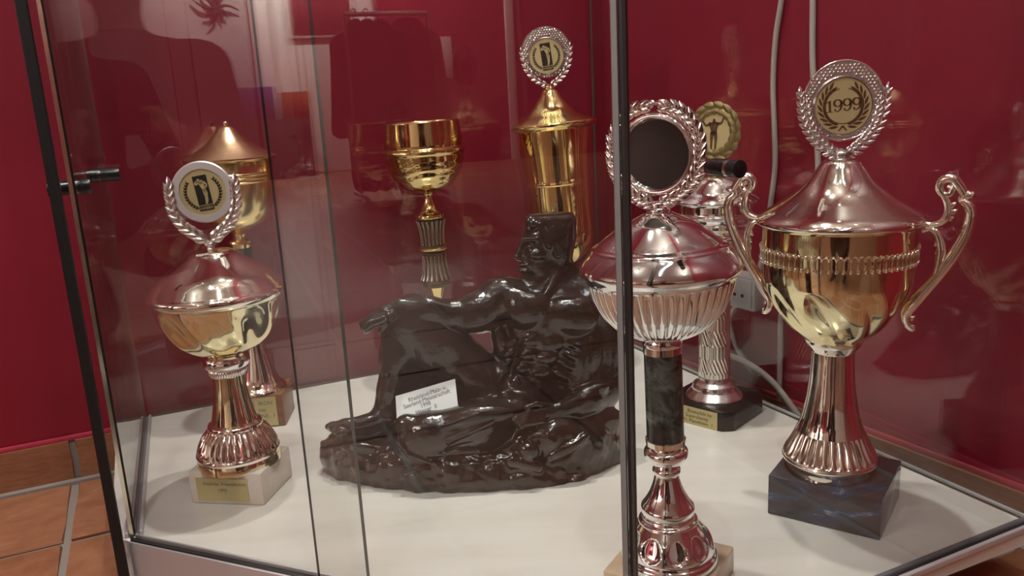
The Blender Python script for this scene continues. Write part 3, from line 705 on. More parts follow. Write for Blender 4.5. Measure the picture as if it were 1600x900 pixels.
T.turn('lid', [(426, 122), None, (420, 127), (415, 129), (410, 127.5), None, (404, 124), (394, 117), (386, 110), None, (382, 107), (378, 98), None, (368, 86), (356, 70), (346, 55), (338, 38), (333, 27), (330, 19), (329, 6)], 'silver')
T.turn('socket', [(333, 14), (329, 19), (324, 18), (320, 14), (316, 17), (312, 12)], 'silver', 48)
k5 = T.ke(240)
e5 = emb_matrix((0, 0, T.z(240)), T.face - 0.40, 0.0, -0.02)
er = ring('emblem_ring', T.o, e5, 52 * k5, 66 * k5, 0.006, M['silver'], 80, .003, .0055)
disc('emblem_disc', er, 53 * k5, 0.0014, M['disc_black'])
pth = [(x * k5, -y * k5) for x, y in [(1, 77), (24, 69), (48, 53), (66, 27), (72, -8), (65, -40), (45, -63), (19, -73)]]
wreath(T, T.o, e5 @ Matrix.Translation((0, 0, .001)), [pth, [(-x, y) for x, y in pth]], 16, 0.0152, 0.0094, 0.0036, M['silver'], 0.0018, .45, .10)

T.o.rotation_euler = (0, -0.021, 0)

# ---- gold cup on a wooden base, back left
a_, b_ = onz(435, 669), onz(470, 648)
wd_ = W(-0.722, 0.09)
t2rz = math.atan2(0.026, 0.074) * 0 + math.radians(4)
t2p = Vector((-0.392, 1.158, 0))
T = Tro('gold_trophy_cup', 'gold trophy cup with plain lid on brown wooden base at the back left', t2p.x, t2p.y, t2rz)
T.block('wooden_base', 0.082, 0.074, T.z(606), 'wood')
plate(T, 'nameplate', 0.0, T.z(606) * .50, 0.062, 0.045, t2rz, 0.0372, [(0.010, 0.013, 'X  IRON'), (0.010, 0.003, 'nay'), (0.012, -0.007, 'WINE.  I'), (0.012, -0.0165, '.Z')], size=0.0085)
T.turn('foot', [(606, 44), None, (603, 43), (598, 38), None, (590, 33), (570, 26), (545, 19), (520, 14), (500, 12)], 'silver_warm')
def slats(n, d):
    def f(t, r, a):
        c = math.cos(n * a); return r * (1 - d if c < 0.1 else 1.0)
    return f
T.turn('column', [(505, 14), None, (500, 17), (420, 17), (385, 17), None, (380, 14)], 'black_gloss', 160, slats(16, .10))
T.turn('column_band', [(386, 18), None, (380, 19), (376, 18), None, (374, 14)], 'gold')
T.turn('bowl', [(380, 10), (372, 9), (364, 12), (358, 24), (348, 42), (335, 53), (318, 60), (300, 64), (285, 66), None, (283, 68), (281, 66), None, (278, 68), (275, 66), None, (272, 68), (269, 66.5), None, (252, 68)], 'gold_brushed', 120)
T.turn('lid', [(252, 69), None, (249, 73.5), (246, 74), None, (240, 62), (232, 48), (222, 34), (212, 24), (204, 17), (199, 12), None, (197, 6), (195, 3), None, (193.5, 4.5), (191, 4.2), (189, 1)], 'copper_satin')

# ---- open gold goblet with a fluted stem, behind the sculpture
t3p = aty(685, 430, 1.27)
T = Tro('gold_goblet', 'open gold goblet with grey fluted stem behind the dark sculpture', t3p.x, t3p.y, math.radians(20))
T.block('wooden_base', 0.085, 0.085, 0.05, 'wood')
hz = 0.05
zf = lambda py: py
T.turn('foot', [(549, 40), None, (545, 39), (538, 30), (525, 20), (508, 13), (490, 10), (475, 8), (466, 8)], 'silver_warm')
T.turn('cup_ring', [(468, 7), (462, 8), (455, 10), (449, 12), None, (446, 13)], 'gold')
T.turn('fluted_stem', [(446, 20), None, (442, 23), (438, 24), None, (436, 23), (425, 20), (408, 17.5), (396, 17), None, (394, 18), None, (392, 17), (388, 21), (384, 20), None, (382, 16.5), (370, 17), (355, 18.5), (342, 21.5), None, (340, 20)], 'print_brown', 96)
kk = T.k(390); parts = []
for i in range(18):
    an = 2 * PI * i / 18
    for lo, hi, prof in ((435, 397, [(435, 23.5), (425, 20.6), (408, 18.1), (397, 17.8)]), (381, 343, [(381, 17.4), (370, 17.6), (355, 19.1), (343, 22.0)])):
        parts.append(tube_geo([((r * kk) * math.cos(an), (r * kk) * math.sin(an), T.z(py), .0021) for py, r in prof], 6, 3))
v, f = join_geo(parts); link('flute_ribs', mesh('flute_ribs', v, f, 60), M['silver_old'], T.o)
T.turn('stem_ring', [(391, 18), (388.5, 24), (386, 24), (384, 18)], 'gold_dark')
T.turn('neck', [(341, 21), None, (338, 24), (334, 23), None, (331, 17), (322, 11), (312, 8), (304, 7.5), (298, 12)], 'gold_dark')
def ripple(t, r, a):
    return r * (1 + 0.012 * math.sin(t * 60 + 2.0 * math.sin(2 * a) + 1.1 * math.sin(5 * a)) * math.sin(PI * min(max(t * 1.75, 0), 1)) ** 2) if t < .57 else r
T.turn('bowl', [(301, 8), (300, 14), (297, 25), (291, 37), (282, 46), (270, 54), (256, 60), (245, 62), None, (242, 62.5), (237, 65.5), (233, 65), None, (230, 61.5), (226, 62), None, (215, 61.5), (200, 60.5), (190, 60), None, (189, 58.5), None, (192, 57.5), (215, 58.5), (240, 58), (270, 48), (292, 25), (296, 4)], 'gold_dark', 120, ripple, 8, 60, None, False)

T.o.rotation_euler = (0, -0.022, 0)

# ---- tall gold cup with the round emblem, behind the sculpture's head
t4p = aty(895, 430, 1.30)
T = Tro('tall_gold_trophy_cup', 'tall gold trophy cup with silver honeycomb emblem behind the sculpture head', t4p.x, t4p.y, math.radians(-10))
T.block('marble_base', 0.09, 0.09, 0.05, 'marble_black')
T.turn('foot', [(T_y := 541, 44), None, (536, 42), (528, 32), (514, 22), (495, 15), (470, 12), (445, 11), (424, 11), (415, 16)], 'silver_warm')
T.turn('cup', [(418, 12), (410, 17), (404, 26), (394, 37), (380, 45), (362, 49.5), None, (330, 50), (300, 50.5), (285, 50.8), None, (283, 53), (280, 53), None, (278, 51.5), (250, 54), (225, 57), (200, 60)], 'gold', 120)
for sx in (0,):
    ob = T.turn('lid', [(200, 61), None, (195, 67.5), (191, 69), (189, 68), None, (183, 57), (176, 44), (168, 33), (158, 24), (148, 17), (141, 13.5), None, (139, 12), None, (138, 6)], 'gold')
T.turn('socket', [(140, 7), (137, 9), (133, 8), (129, 8)], 'gold_pale', 40)
k4 = T.ke(88)
e4 = emb_matrix((0, 0, T.z(85)), T.face, 0.0, 0.0)
er = ring('emblem_ring', T.o, e4, 26.5 * k4, 28.5 * k4, 0.004, M['silver_old'])
disc('emblem_disc', er, 27.3 * k4, 0.001, M['disc_gold']); emblem_flex(er, 27 * k4, 0.06)
vs, fs = [], []
for i in range(72):
    an = 2 * PI * i / 72
    for zz in (-0.0012, 0.0008): vs += [(27.5 * k4 * math.cos(an), 27.5 * k4 * math.sin(an), zz), (39 * k4 * math.cos(an), 5.5 * k4 + 39 * k4 * math.sin(an), zz)]
for i in range(72):
    j = (i + 1) % 72
    fs += [(i * 4 + 2, i * 4 + 3, j * 4 + 3, j * 4 + 2), (i * 4, j * 4, j * 4 + 1, i * 4 + 1), (i * 4 + 1, j * 4 + 1, j * 4 + 3, i * 4 + 3), (i * 4 + 2, j * 4 + 2, j * 4, i * 4)]
bp = link('honeycomb_plate', mesh('honeycomb_plate', vs, fs, 40), M['silver_old'], None); put(bp, T.o, e4)
honeycomb(bp, (0, 5.5 * k4), 0, 39 * k4, (0, 0), 28 * k4, 4.2 * k4, M['silver'])
pth = [(x * k4, -y * k4) for x, y in [(1, 46), (12, 40), (24, 30), (33, 16), (37, 0), (38, -10)]]
wreath(T, T.o, e4, [pth, [(-x, y) for x, y in pth]], 8, 0.0105, 0.0055, 0.002, M['silver_satin'], 0.0014, .5)
T.o.rotation_euler = (0, math.radians(-3.2), 0)

# ---- silver cup with roped column, back right
a_, b_, c_ = onz(1048, 655), onz(1128, 676), onz(1187, 637)
t6rz = math.atan2(b_.y - a_.y, b_.x - a_.x)
t6p = Vector((0.2825, 1.085, 0))
T = Tro('roped_column_trophy', 'silver trophy with rope patterned column on black base near the right wall', t6p.x, t6p.y, t6rz)
hb = T.z(617)
hw_ = 0.054; cf = 0.012
pl = [(-hw_, -hw_ + cf), (-hw_ + cf, -hw_), (hw_ - cf, -hw_), (hw_, -hw_ + cf), (hw_, hw_ - cf), (hw_ - cf, hw_), (-hw_ + cf, hw_), (-hw_, hw_ - cf)]
o = prism('marble_base', pl, 0, hb, M['marble_black'], T.o, 0.0015); o.rotation_euler = (0, 0, t6rz)
plate(T, 'nameplate', 0.008, hb * .46, 0.055, 0.026, t6rz, hw_ + .0003, [(0, 0.007, 'Rheinpfalz by'), (-0.004, 0, 'Superchamp'), (-0.002, -0.007, 'H. Mannheim  1')], ink='print_brown', size=0.0072)
T.turn('foot', [(620, 43), None, (616, 45), (612, 42), (605, 35), None, (602, 34.5), (598, 33), None, (592, 27), (586, 25.5)], 'silver_satin')
def rope(t, r, a):
    s_ = t * 8.0; k = int(s_) % 2
    tw = (a * 26 + (3.0 * s_ * 3 if k else 0.0))
    return r * (1 - 0.035 * (0.5 + 0.5 * math.cos(tw)))
T.turn('column', [(588, 25)] + [None, (586, 25), (430, 24.5), None, (428, 22)], 'silver_flute', 208, rope, 90, 50)
T.turn('cup', [(430, 24), (420, 26), (405, 40), (388, 50), (372, 54), None, (370, 57), (366, 57), None, (362, 54), (356, 55), None, (353, 60), (349, 60.5), None, (346, 55), (338, 58), None, (336, 61), (333, 60), None, (330, 57), (318, 57.5)], 'silver', 100)
T.turn('lid', [(318, 59), None, (314, 67), (311, 68), None, (306, 62), (299, 52), (290, 44), (282, 36), (276, 27), (272, 16), (270, 8)], 'silver')
T.turn('socket', [(272, 8), (266, 7), (258, 6), (250, 7)], 'olive', 32)
k6 = T.ke(206)
e6 = emb_matrix((0, 0, T.z(206)), T.face - 0.55, 0.0, 0.0)
er = ring('emblem_ring', T.o, e6, 30 * k6, 38 * k6, 0.006, M['olive'])
disc('emblem_disc', er, 32.5 * k6, 0.0022, M['disc_gold'])
lm = leaf_mesh('leaf', 22 * k6, 12 * k6, 0.0022, M['olive'])
for i in range(16):
    an = 2 * PI * i / 16
    for rr, da, ph in ((34.0, .20, 0), (39.0, -.22, .2)):
        q = link('leaf', lm, None, None); put(q, er, Matrix.Rotation(an + ph, 4, 'Z') @ Matrix.Translation((rr * k6, -10 * k6, 0.0016)) @ Matrix.Rotation(PI / 2 + da, 4, 'Z') @ Matrix.Rotation(-.12, 4, 'Y'))
u = k6 / 5.625
fig = [circ(-3, 98, 14, 14, 17)] + stroke([(-15, 80, 11), (8, 80, 11)], 2) + stroke([(-42, 72, 14), (-62, 60, 11), (-84, 58, 9), (-104, 84, 8), (-112, 100, 6)], 4) + stroke([(28, 72, 14), (50, 70, 11), (68, 80, 9), (80, 106, 8), (86, 130, 6)], 4)
fig += [[(-52, 80), (36, 80), (40, 62), (24, 20), (20, -14), (-34, -14), (-36, 20), (-56, 62)]] + stroke([(-22, -10, 18), (-28, -50, 15), (-30, -90, 10), (-32, -125, 10), (-32, -160, 6)], 4) + stroke([(6, -10, 18), (12, -50, 15), (10, -90, 10), (8, -125, 10), (2, -158, 6)], 4)
flat('figure_print', [[(x * u * 1.05, y * u) for x, y in pl] for pl in fig], 0.0025, M['print_brown'], er)
# ================================================================ the dark seated figure on its rock
# a smooth-union distance field in a picture-like frame (u right, v down, w away; one unit = one photo pixel at the figure's distance)
ST_Y = 0.955
class Field:
    def __init__(s, lo, hi, step):
        s.lo = np.array(lo, float); s.step = step
        s.n = [int((hi[i] - lo[i]) / step) + 1 for i in range(3)]
        s.ax = [s.lo[i] + step * np.arange(s.n[i]) for i in range(3)]
        s.d = np.full(s.n, 60.0, np.float32)
    def _box(s, mn, mx, pad):
        sl = []
        for i in range(3):
            a = max(int((mn[i] - pad - s.lo[i]) / s.step), 0); b = min(int((mx[i] + pad - s.lo[i]) / s.step) + 2, s.n[i])
            if a >= b: return None
            sl.append(slice(a, b))
        return tuple(sl)
    def _mix(s, sl, d, k, sub):
        cur = s.d[sl]
        if sub:
            h = np.clip(0.5 - 0.5 * (cur + d) / k, 0, 1); s.d[sl] = cur * (1 - h) + (-d) * h + k * h * (1 - h)
        else:
            h = np.clip(0.5 + 0.5 * (cur - d) / k, 0, 1); s.d[sl] = cur * (1 - h) + d * h - k * h * (1 - h)
    def _grid(s, sl): return np.meshgrid(s.ax[0][sl[0]], s.ax[1][sl[1]], s.ax[2][sl[2]], indexing='ij', sparse=True)
    def cap(s, p, q, r1, r2, k=8, sub=False, fl=1.0):
        """tapered limb from p to q; fl flattens it in depth"""
        p, q = np.array(p, float), np.array(q, float); R_ = max(r1, r2)
        sl = s._box(np.minimum(p, q) - R_, np.maximum(p, q) + R_, k + 6)
        if sl is None: return
        U, V, Wd = s._grid(sl); ba = q - p; L2 = ba @ ba + 1e-9
        t = np.clip(((U - p[0]) * ba[0] + (V - p[1]) * ba[1] + (Wd - p[2]) * ba[2]) / L2, 0, 1)
        d = np.sqrt((U - p[0] - t * ba[0]) ** 2 + (V - p[1] - t * ba[1]) ** 2 + ((Wd - p[2] - t * ba[2]) / fl) ** 2) - (r1 + (r2 - r1) * t)
        s._mix(sl, d.astype(np.float32), k, sub)
    def chain(s, pts, k=8, sub=False, fl=1.0):
        for a, b in zip(pts[:-1], pts[1:]): s.cap(a[:3], b[:3], a[3], b[3], k, sub, fl)
    def ell(s, c, r, ang=0.0, k=8, sub=False):
        """ellipsoid turned by ang degrees in the u-v plane"""
        c, r = np.array(c, float), np.array(r, float); R_ = max(r)
        sl = s._box(c - R_, c + R_, k + 6)
        if sl is None: return
        U, V, Wd = s._grid(sl); ca, sa = math.cos(math.radians(ang)), math.sin(math.radians(ang))
        x = (U - c[0]) * ca + (V - c[1]) * sa; y = -(U - c[0]) * sa + (V - c[1]) * ca; z_ = Wd - c[2]
        k0 = np.sqrt((x / r[0]) ** 2 + (y / r[1]) ** 2 + (z_ / r[2]) ** 2); k1_ = np.sqrt((x / r[0] ** 2) ** 2 + (y / r[1] ** 2) ** 2 + (z_ / r[2] ** 2) ** 2)
        d = np.clip(k0 * (k0 - 1) / np.maximum(k1_, 1e-6), -R_, 60)
        s._mix(sl, d.astype(np.float32), k, sub)
    def rough(s, box_, amp, wl, seed):
        """lumpy rock surface inside a region"""
        sl = s._box(box_[0], box_[1], 0); U, V, Wd = s._grid(sl); rnd = np.random.RandomState(seed); t = 0
        for i in range(9):
            f = rnd.randn(3); f /= np.linalg.norm(f); w_ = wl * rnd.uniform(.5, 1.3)
            t = t + np.sin((U * f[0] + V * f[1] + Wd * f[2]) * 2 * PI / w_ + rnd.uniform(0, 6)) * (w_ / wl)
        fade = np.clip((V - box_[0][1]) / 20, 0, 1)
        s.d[sl] += (amp * t / 3 * fade).astype(np.float32)
    def mesh(s):
        """surface nets"""
        D = s.d; ins = D < 0; nx, ny, nz = D.shape
        acc = np.zeros((nx - 1, ny - 1, nz - 1, 3), np.float32); cnt = np.zeros((nx - 1, ny - 1, nz - 1), np.float32)
        corner = lambda a, i, j, k_: a[i:nx - 1 + i, j:ny - 1 + j, k_:nz - 1 + k_]
        for ax in range(3):
            for o1 in (0, 1):
                for o2 in (0, 1):
                    a = [0, 0, 0]; b = [0, 0, 0]; oth = [i for i in range(3) if i != ax]
                    a[oth[0]] = b[oth[0]] = o1; a[oth[1]] = b[oth[1]] = o2; b[ax] = 1
                    da, db = corner(D, *a), corner(D, *b); m_ = (da < 0) != (db < 0)
                    t = np.where(m_, da / np.where(m_, da - db, 1), 0)
                    for i in range(3):
                        acc[..., i] += np.where(m_, a[i] + (t if i == ax else 0), 0)
                    cnt += m_
        act = cnt > 0; idx = -np.ones(act.shape, np.int64); cells = np.argwhere(act); idx[act] = np.arange(len(cells))
        vs = s.lo + (cells + acc[act] / cnt[act][:, None]) * s.step
        faces = []
        for ax in range(3):
            sh = [slice(1, n - 1) for n in D.shape]; sh[ax] = slice(0, D.shape[ax] - 1)
            sh2 = list(sh); sh2[ax] = slice(1, D.shape[ax])
            A_, B_ = ins[tuple(sh)], ins[tuple(sh2)]; o1, o2 = [(1, 2), (2, 0), (0, 1)][ax]
            e = np.argwhere(A_ != B_); off = np.ones(3, int); off[ax] = 0; e = e + off
            fl_ = ins[tuple(e.T)]
            def at_(d1, d2):
                q = e.copy(); q[:, o1] += d1; q[:, o2] += d2; return idx[tuple(q.T)]
            quad = np.stack([at_(-1, -1), at_(0, -1), at_(0, 0), at_(-1, 0)], 1)
            quad[~fl_] = quad[~fl_][:, ::-1]; faces.append(quad)
        return vs, np.concatenate(faces)
def place_uv(vs, Y0):
    """picture-like units -> metres"""
    d = np.array(_fw)[None] + (vs[:, 0:1] - 800) / F_PX * np.array(_R)[None] - (vs[:, 1:2] - 450) / F_PX * np.array(_U)[None]
    Yt = Y0 + vs[:, 2:3] * (Y0 / F_PX)
    return np.array(CAM)[None] + d * (Yt / d[:, 1:2])
def field_mesh(name, vs, faces, m, parent, smooth=True):
    me = bpy.data.meshes.new(name)
    me.vertices.add(len(vs)); me.vertices.foreach_set('co', vs.astype(np.float32).ravel())
    me.loops.add(faces.size); me.loops.foreach_set('vertex_index', faces.astype(np.int32).ravel())
    me.polygons.add(len(faces)); me.polygons.foreach_set('loop_start', np.arange(0, faces.size, 4, dtype=np.int32))
    me.update(calc_edges=True); me.validate()
    me.polygons.foreach_set('use_smooth', np.ones(len(me.polygons), bool))
    return link(name, me, m, parent)

G = Field((488, 322, -150), (1004, 800, 140), 2.0)
# --- rock
G.ell((742, 742, -4), (226, 60, 94), 2, 10)
G.ell((620, 716, 6), (116, 44, 62), 2, 14)
G.ell((880, 706, 12), (98, 70, 92), -10, 16)
G.ell((542, 708, 12), (40, 34, 46), 0, 14)
G.ell((912, 664, 14), (66, 34, 62), -6, 12)
G.ell((762, 756, -66), (150, 34, 36), 2, 14)
G.ell((860, 690, -62), (60, 34, 30), -14, 12)
G.rough(((488, 640, -150), (1004, 800, 140)), 2.8, 52, 3)
G.rough(((488, 660, -150), (1004, 800, 140)), 1.3, 21, 8)
G.cap((800, 722, -96), (842, 732, -94), 10, 7, 8); G.ell((826, 706, -92), (17, 15, 14), 20, 6)
G.ell((575, 700, -48), (30, 9, 12), 10, 8); G.ell((880, 705, -84), (30, 10, 10), -28, 6); G.ell((905, 690, -76), (20, 8, 9), -35, 6)
# --- pelvis, trunk
G.ell((812, 632, 8), (58, 46, 52), -12, 10)
G.cap((818, 610, 8), (856, 520, 8), 48, 52, 16, fl=.82)
G.ell((862, 498, 6), (78, 52, 46), -4, 18)
G.ell((900, 540, 14), (46, 70, 42), 8, 16)
G.cap((796, 462, 4), (930, 462, 16), 26, 28, 16)
G.ell((905, 600, 14), (48, 52, 46), 0, 16)
# chest, ribs, abdominals
G.ell((826, 484, -34), (34, 27, 18), -18, 7); G.ell((812, 474, -30), (24, 24, 16), 0, 7)
G.ell((893, 494, -32), (42, 28, 19), 10, 7); G.ell((908, 486, -28), (28, 24, 16), 0, 7)
G.cap((858, 452, -46), (848, 520, -46), 2.2, 2.4, 5, True); G.cap((848, 520, -42), (832, 606, -44), 2.2, 2.0, 5, True)
G.cap((800, 512, -44), (846, 516, -48), 2.0, 2.0, 5, True); G.cap((850, 522, -48), (926, 520, -40), 2.2, 2.2, 5, True)
for c, r in (((831, 533, -30), (16, 11, 10)), ((864, 538, -31), (18, 12, 10)), ((824, 555, -30), (15, 11, 10)), ((855, 560, -31), (17, 12, 10)), ((817, 577, -30), (14, 11, 9)), ((845, 583, -31), (16, 12, 9)), ((811, 600, -29), (13, 14, 8)), ((834, 607, -30), (15, 14, 8))): G.ell(c, r, -16, 6)
for i, (u, v) in enumerate(((800, 536), (796, 552), (791, 568), (786, 583))): G.ell((u, v, -24), (13, 6, 9), -38, 4)
for i, (u, v) in enumerate(((898, 540), (893, 556), (884, 571), (876, 586))): G.ell((u, v, -26), (15, 6.5, 9), 28, 4)
G.ell((912, 560, -16), (20, 40, 20), 8, 8); G.ell((782, 535, 4), (14, 44, 24), -12, 10)
G.cap((766, 585, -30), (772, 618, -40), 4, 4, 5); G.cap((772, 618, -40), (812, 642, -50), 4, 3.5, 5)
# --- neck, head turned to the left
G.cap((868, 470, 12), (856, 424, 8), 30, 25, 12); G.cap((884, 420, 16), (925, 456, 16), 16, 18, 12); G.cap((846, 430, 4), (822, 460, 0), 14, 14, 12)
G.cap((873, 426, -10), (852, 460, -30), 5, 4, 9)
G.ell((857, 372, 6), (40, 38, 34), 0, 6); G.ell((838, 404, 2), (25, 36, 25), 8, 10); G.ell((872, 392, 10), (24, 32, 28), 0, 8)
G.cap((834, 432, -2), (858, 424, 4), 10, 15, 6); G.ell((824, 433, 0), (10, 9, 12), 0, 5)
G.cap((818, 378, -6), (808.5, 401, -8), 4.5, 5.5, 4); G.ell((811, 403, -7), (6, 4.5, 8), 0, 3)
G.cap((818, 375, -18), (838, 374, -24), 4.5, 4, 4); G.ell((827, 385, -25), (8, 5, 6), 0, 4, True); G.ell((828, 386, -20), (6.5, 4, 4.5), 0, 3)
G.ell((838, 398, -20), (12, 8, 9), 10, 6); G.cap((813, 414, -10), (824, 415, -17), 3.6, 3, 3); G.cap((813, 423, -9), (824, 423, -16), 3.8, 3, 3); G.cap((812, 418.7, -15), (827, 419.5, -21), 1.2, 1.2, 2, True)
G.ell((871, 392, -22), (7, 13, 6), -8, 3); G.ell((870, 392, -28), (3.5, 8, 3.5), -8, 2, True)
# flat-top hair
G.cap((834, 349, -2), (886, 347, 14), 14, 15, 4, fl=1.9); G.cap((828, 342, -4), (888, 341, 14), 7, 9, 5, fl=2.9); G.ell((882, 366, 12), (19, 30, 32), 0, 5)
G.cap((843, 350, -30), (858, 384, -28), 4, 4, 5)
# --- his right arm along to the knee
G.ell((788, 462, -6), (33, 30, 30), -14, 10); G.ell((768, 452, -8), (22, 15, 20), -28, 6)
G.chain([(785, 468, -6, 31), (748, 488, -16, 31), (704, 494, -22, 24)], 10)
G.ell((742, 503, -30), (32, 15, 16), -10, 6); G.ell((742, 474, -22), (30, 12, 15), -18, 5)
G.chain([(704, 492, -22, 24), (668, 484, -26, 21), (626, 480, -28, 13)], 8)
G.ell((678, 478, -34), (26, 10, 12), 4, 5)
G.chain([(626, 480, -28, 13), (600, 490, -30, 14)], 7, fl=.85)
for i, (dv, dw, L) in enumerate(((0, 2, 1.0), (3, -9, 1.06), (8, -18, .98), (13, -26, .85))):
    G.chain([(602 - i, 486 + dv, -26 + dw, 8), (584 - 2 * i, 493 + dv, -27 + dw, 8), (573 - 2 * i + 4 * (1 - L) * 10, 503 + dv * .7, -26 + dw, 7), (568 + i, 511 + dv * .5, -22 + dw, 5)], 3.5)
G.chain([(612, 492, -42, 7), (602, 507, -48, 6), (594, 518, -46, 4.5)], 3)
# --- raised leg
G.chain([(648, 502, 2, 44), (690, 546, 4, 46), (752, 606, 6, 50)], 10)
G.ell((640, 500, -8), (36, 34, 32), 30, 10); G.ell((690, 532, -24), (48, 22, 24), 42, 8)
G.chain([(628, 512, 0, 32), (622, 560, 2, 29), (612, 610, 0, 22), (600, 648, -4, 19)], 10)
G.ell((638, 560, 12), (22, 44, 26), 8, 10)
G.chain([(601, 530, -22, 5), (604, 580, -20, 5), (596, 634, -20, 4)], 6)
G.ell((640, 610, 14), (40, 56, 22), 0, 12); G.ell((690, 630, 20), (60, 48, 24), 0, 12)
G.chain([(604, 652, -6, 19), (572, 664, -14, 15), (540, 665, -20, 11.5)], 8)
G.chain([(560, 668, -18, 13), (520, 666, -22, 8)], 6)
for i in range(5): G.chain([(540 - i * 1.5 + (6 if i == 4 else 0), 664 + i * 3.2, -8 - i * 7, 6.5), (519 + i * 3.5, 665 + i * 3.0, -9 - i * 7.4, 6.2), (513 + i * 4, 667 + i * 2.8, -9 - i * 7.4, 5.5)], 2.2)
G.ell((608, 655, -22), (9, 8, 6), 0, 5)
# --- lying leg with the folds of cloth
G.chain([(806, 652, -30, 38), (740, 670, -52, 41), (668, 684, -62, 40), (652, 688, -60, 36)], 10)
G.ell((636, 666, -72), (20, 20, 20), 0, 8); G.ell((650, 698, -64), (30, 26, 30), 0, 10); G.ell((748, 652, -72), (62, 22, 26), -6, 8)
for a, b in (((690, 668, -96), (745, 650, -96)), ((700, 690, -100), (770, 660, -94)), ((660, 712, -92), (740, 706, -98))): G.cap(a, b, 3.2, 2.2, 6)
G.chain([(627, 668, -84, 3), (622, 690, -90, 3), (640, 712, -94, 3), (680, 726, -96, 3)], 5)
G.chain([(792, 645, -72, 3), (812, 660, -78, 3), (800, 690, -84, 2.5)], 5)
# --- his left arm: shoulder, upper arm behind, forearm forward to the hand on the rock
G.ell((936, 478, 14), (36, 36, 34), 18, 10); G.ell((925, 468, 0), (22, 16, 20), 25, 7)
G.chain([(940, 490, 14, 34), (946, 545, 16, 29), (944, 606, 8, 25)], 10)
G.ell((928, 545, -8), (16, 38, 16), 4, 7); G.ell((951, 540, 4), (16, 40, 20), 0, 7)
G.chain([(944, 612, 8, 26), (918, 628, -26, 23), (876, 642, -58, 15)], 8)
G.ell((922, 612, -28), (32, 12, 14), -18, 6); G.ell((900, 644, -44), (30, 9, 10), -14, 5)
G.chain([(876, 642, -58, 14), (846, 650, -70, 13)], 7, fl=.8)
for i in range(4):
    dv = i * 5.5; G.chain([(850 - i, 643 + dv, -74 - i * 2, 5.2), (826 - i * 2 + (3 if i == 3 else 0), 645 + dv * 1.1, -82 - i * 2, 4.8), (808 + i * 2.5, 652 + dv, -82 - i * 2, 4.0), (801 + i * 4, 657 + dv * .9, -78 - i * 2, 3.2)], 1.8)
G.chain([(860, 636, -66, 6), (838, 632, -74, 5.2), (822, 637, -78, 4)], 2.5)
vs, faces = G.mesh()
vw = place_uv(vs, ST_Y); vw[:, 2] = np.maximum(vw[:, 2], 0.0006)
stc = Vector((float(vw[:, 0].mean()), float(vw[:, 1].mean()), 0))
st = empty('seated_athlete_sculpture', stc, 'glossy dark brown sculpture of a muscular seated man on a rock', 'sculpture')
field_mesh('figure_on_rock', vw - np.array(stc)[None], faces, M['bronze'], st)

# ---- handwritten card propped on the sculpture's leg
cy = ST_Y - 66 * ST_Y / F_PX
q = [aty(618, 619, cy + .012), aty(711, 592, cy + .012), aty(716, 638, cy - .004), aty(621, 668, cy - .004)]
cc = (q[0] + q[1] + q[2] + q[3]) / 4
ux = ((q[1] - q[0]) + (q[2] - q[3])).normalized(); uy0 = ((q[0] - q[3]) + (q[1] - q[2])).normalized(); un = ux.cross(uy0).normalized(); uy = un.cross(ux)
fr = Matrix((( ux.x, uy.x, un.x, cc.x), (ux.y, uy.y, un.y, cc.y), (ux.z, uy.z, un.z, cc.z), (0, 0, 0, 1)))
inv = fr.inverted(); lq = [inv @ p for p in q]
vs = [(p.x, p.y, 0.0003) for p in lq] + [(p.x, p.y, -0.0003) for p in lq]
card = link('name_card', mesh('name_card', vs, [(3, 2, 1, 0), (4, 5, 6, 7), (0, 1, 5, 4), (1, 2, 6, 5), (2, 3, 7, 6), (3, 0, 4, 7)]), M['paper'])
card.matrix_world = fr; tag(card, 'white handwritten card propped against the leg of the dark sculpture', 'card')
sw = (lq[1] - lq[0]).length
for x, y, s_, sz in ((.05, .135, 'Rheinland-Pfalz- u.', .095), (.02, .055, 'Saarland-Meisterschaft', .095), (-.02, -.025, '1998', .095), (-.03, -.105, 'Männer  II', .095)):
    text('handwriting', s_, sw * sz, M['ink'], card, Matrix.Translation((x * sw, y * sw, 0.0005)) @ Matrix.Rotation(.05, 4, 'Z'), xs=.92)
# ================================================================ on the right wall: cables and a socket box
_wp, _wn = W(RW(0), 0), _rn
def onwall(px, py, off): return onplane(px, py, _wp + _wn * off, _wn)
def cable(name, pts, r, label):
    P_ = [onwall(px, py, o) for px, py, o in pts]; c = P_[-1].copy()
    o = tube(name, [(p.x - c.x, p.y - c.y, p.z - c.z, r) for p in P_], M['cable'], None, 12, 8); o.location = c
    return tag(o, label, 'cable')
cable('cable', [(1252, -900, .006), (1240, -400, .006), (1226, -60, .006), (1221, 0, .006), (1212, 60, .006), (1208, 130, .006), (1210, 200, .006), (1211, 260, .006), (1204, 320, .006), (1196, 380, .007), (1184, 432, .009)], 0.0040, 'pale cable bowing down the red wall towards the socket box')
cable('cable', [(1272, -900, .006), (1270, -400, .006), (1269, -60, .006), (1270, 0, .006), (1270, 100, .006), (1277, 220, .006), (1275, 300, .006), (1245, 400, .006), (1222, 480, .006), (1219, 560, .006), (1217, 640, .007)], 0.0042, 'pale straight cable running down behind the two handled cup')
cable('cable', [(1150, 478, .012), (1140, 500, .014), (1148, 535, .014), (1166, 568, .012), (1186, 590, .010)], 0.0042, 'short pale cable drooping out of the socket box')
cable('cable', [(1104, 566, .010), (1120, 556, .014), (1140, 556, .018), (1172, 570, .020), (1206, 596, .020), (1236, 634, .018), (1256, 664, .014)], 0.0050, 'thick pale cable arching above the wall skirting behind the black base')
bc = onwall(1168, 454, 0.0175); bw = depth(bc) / F_PX
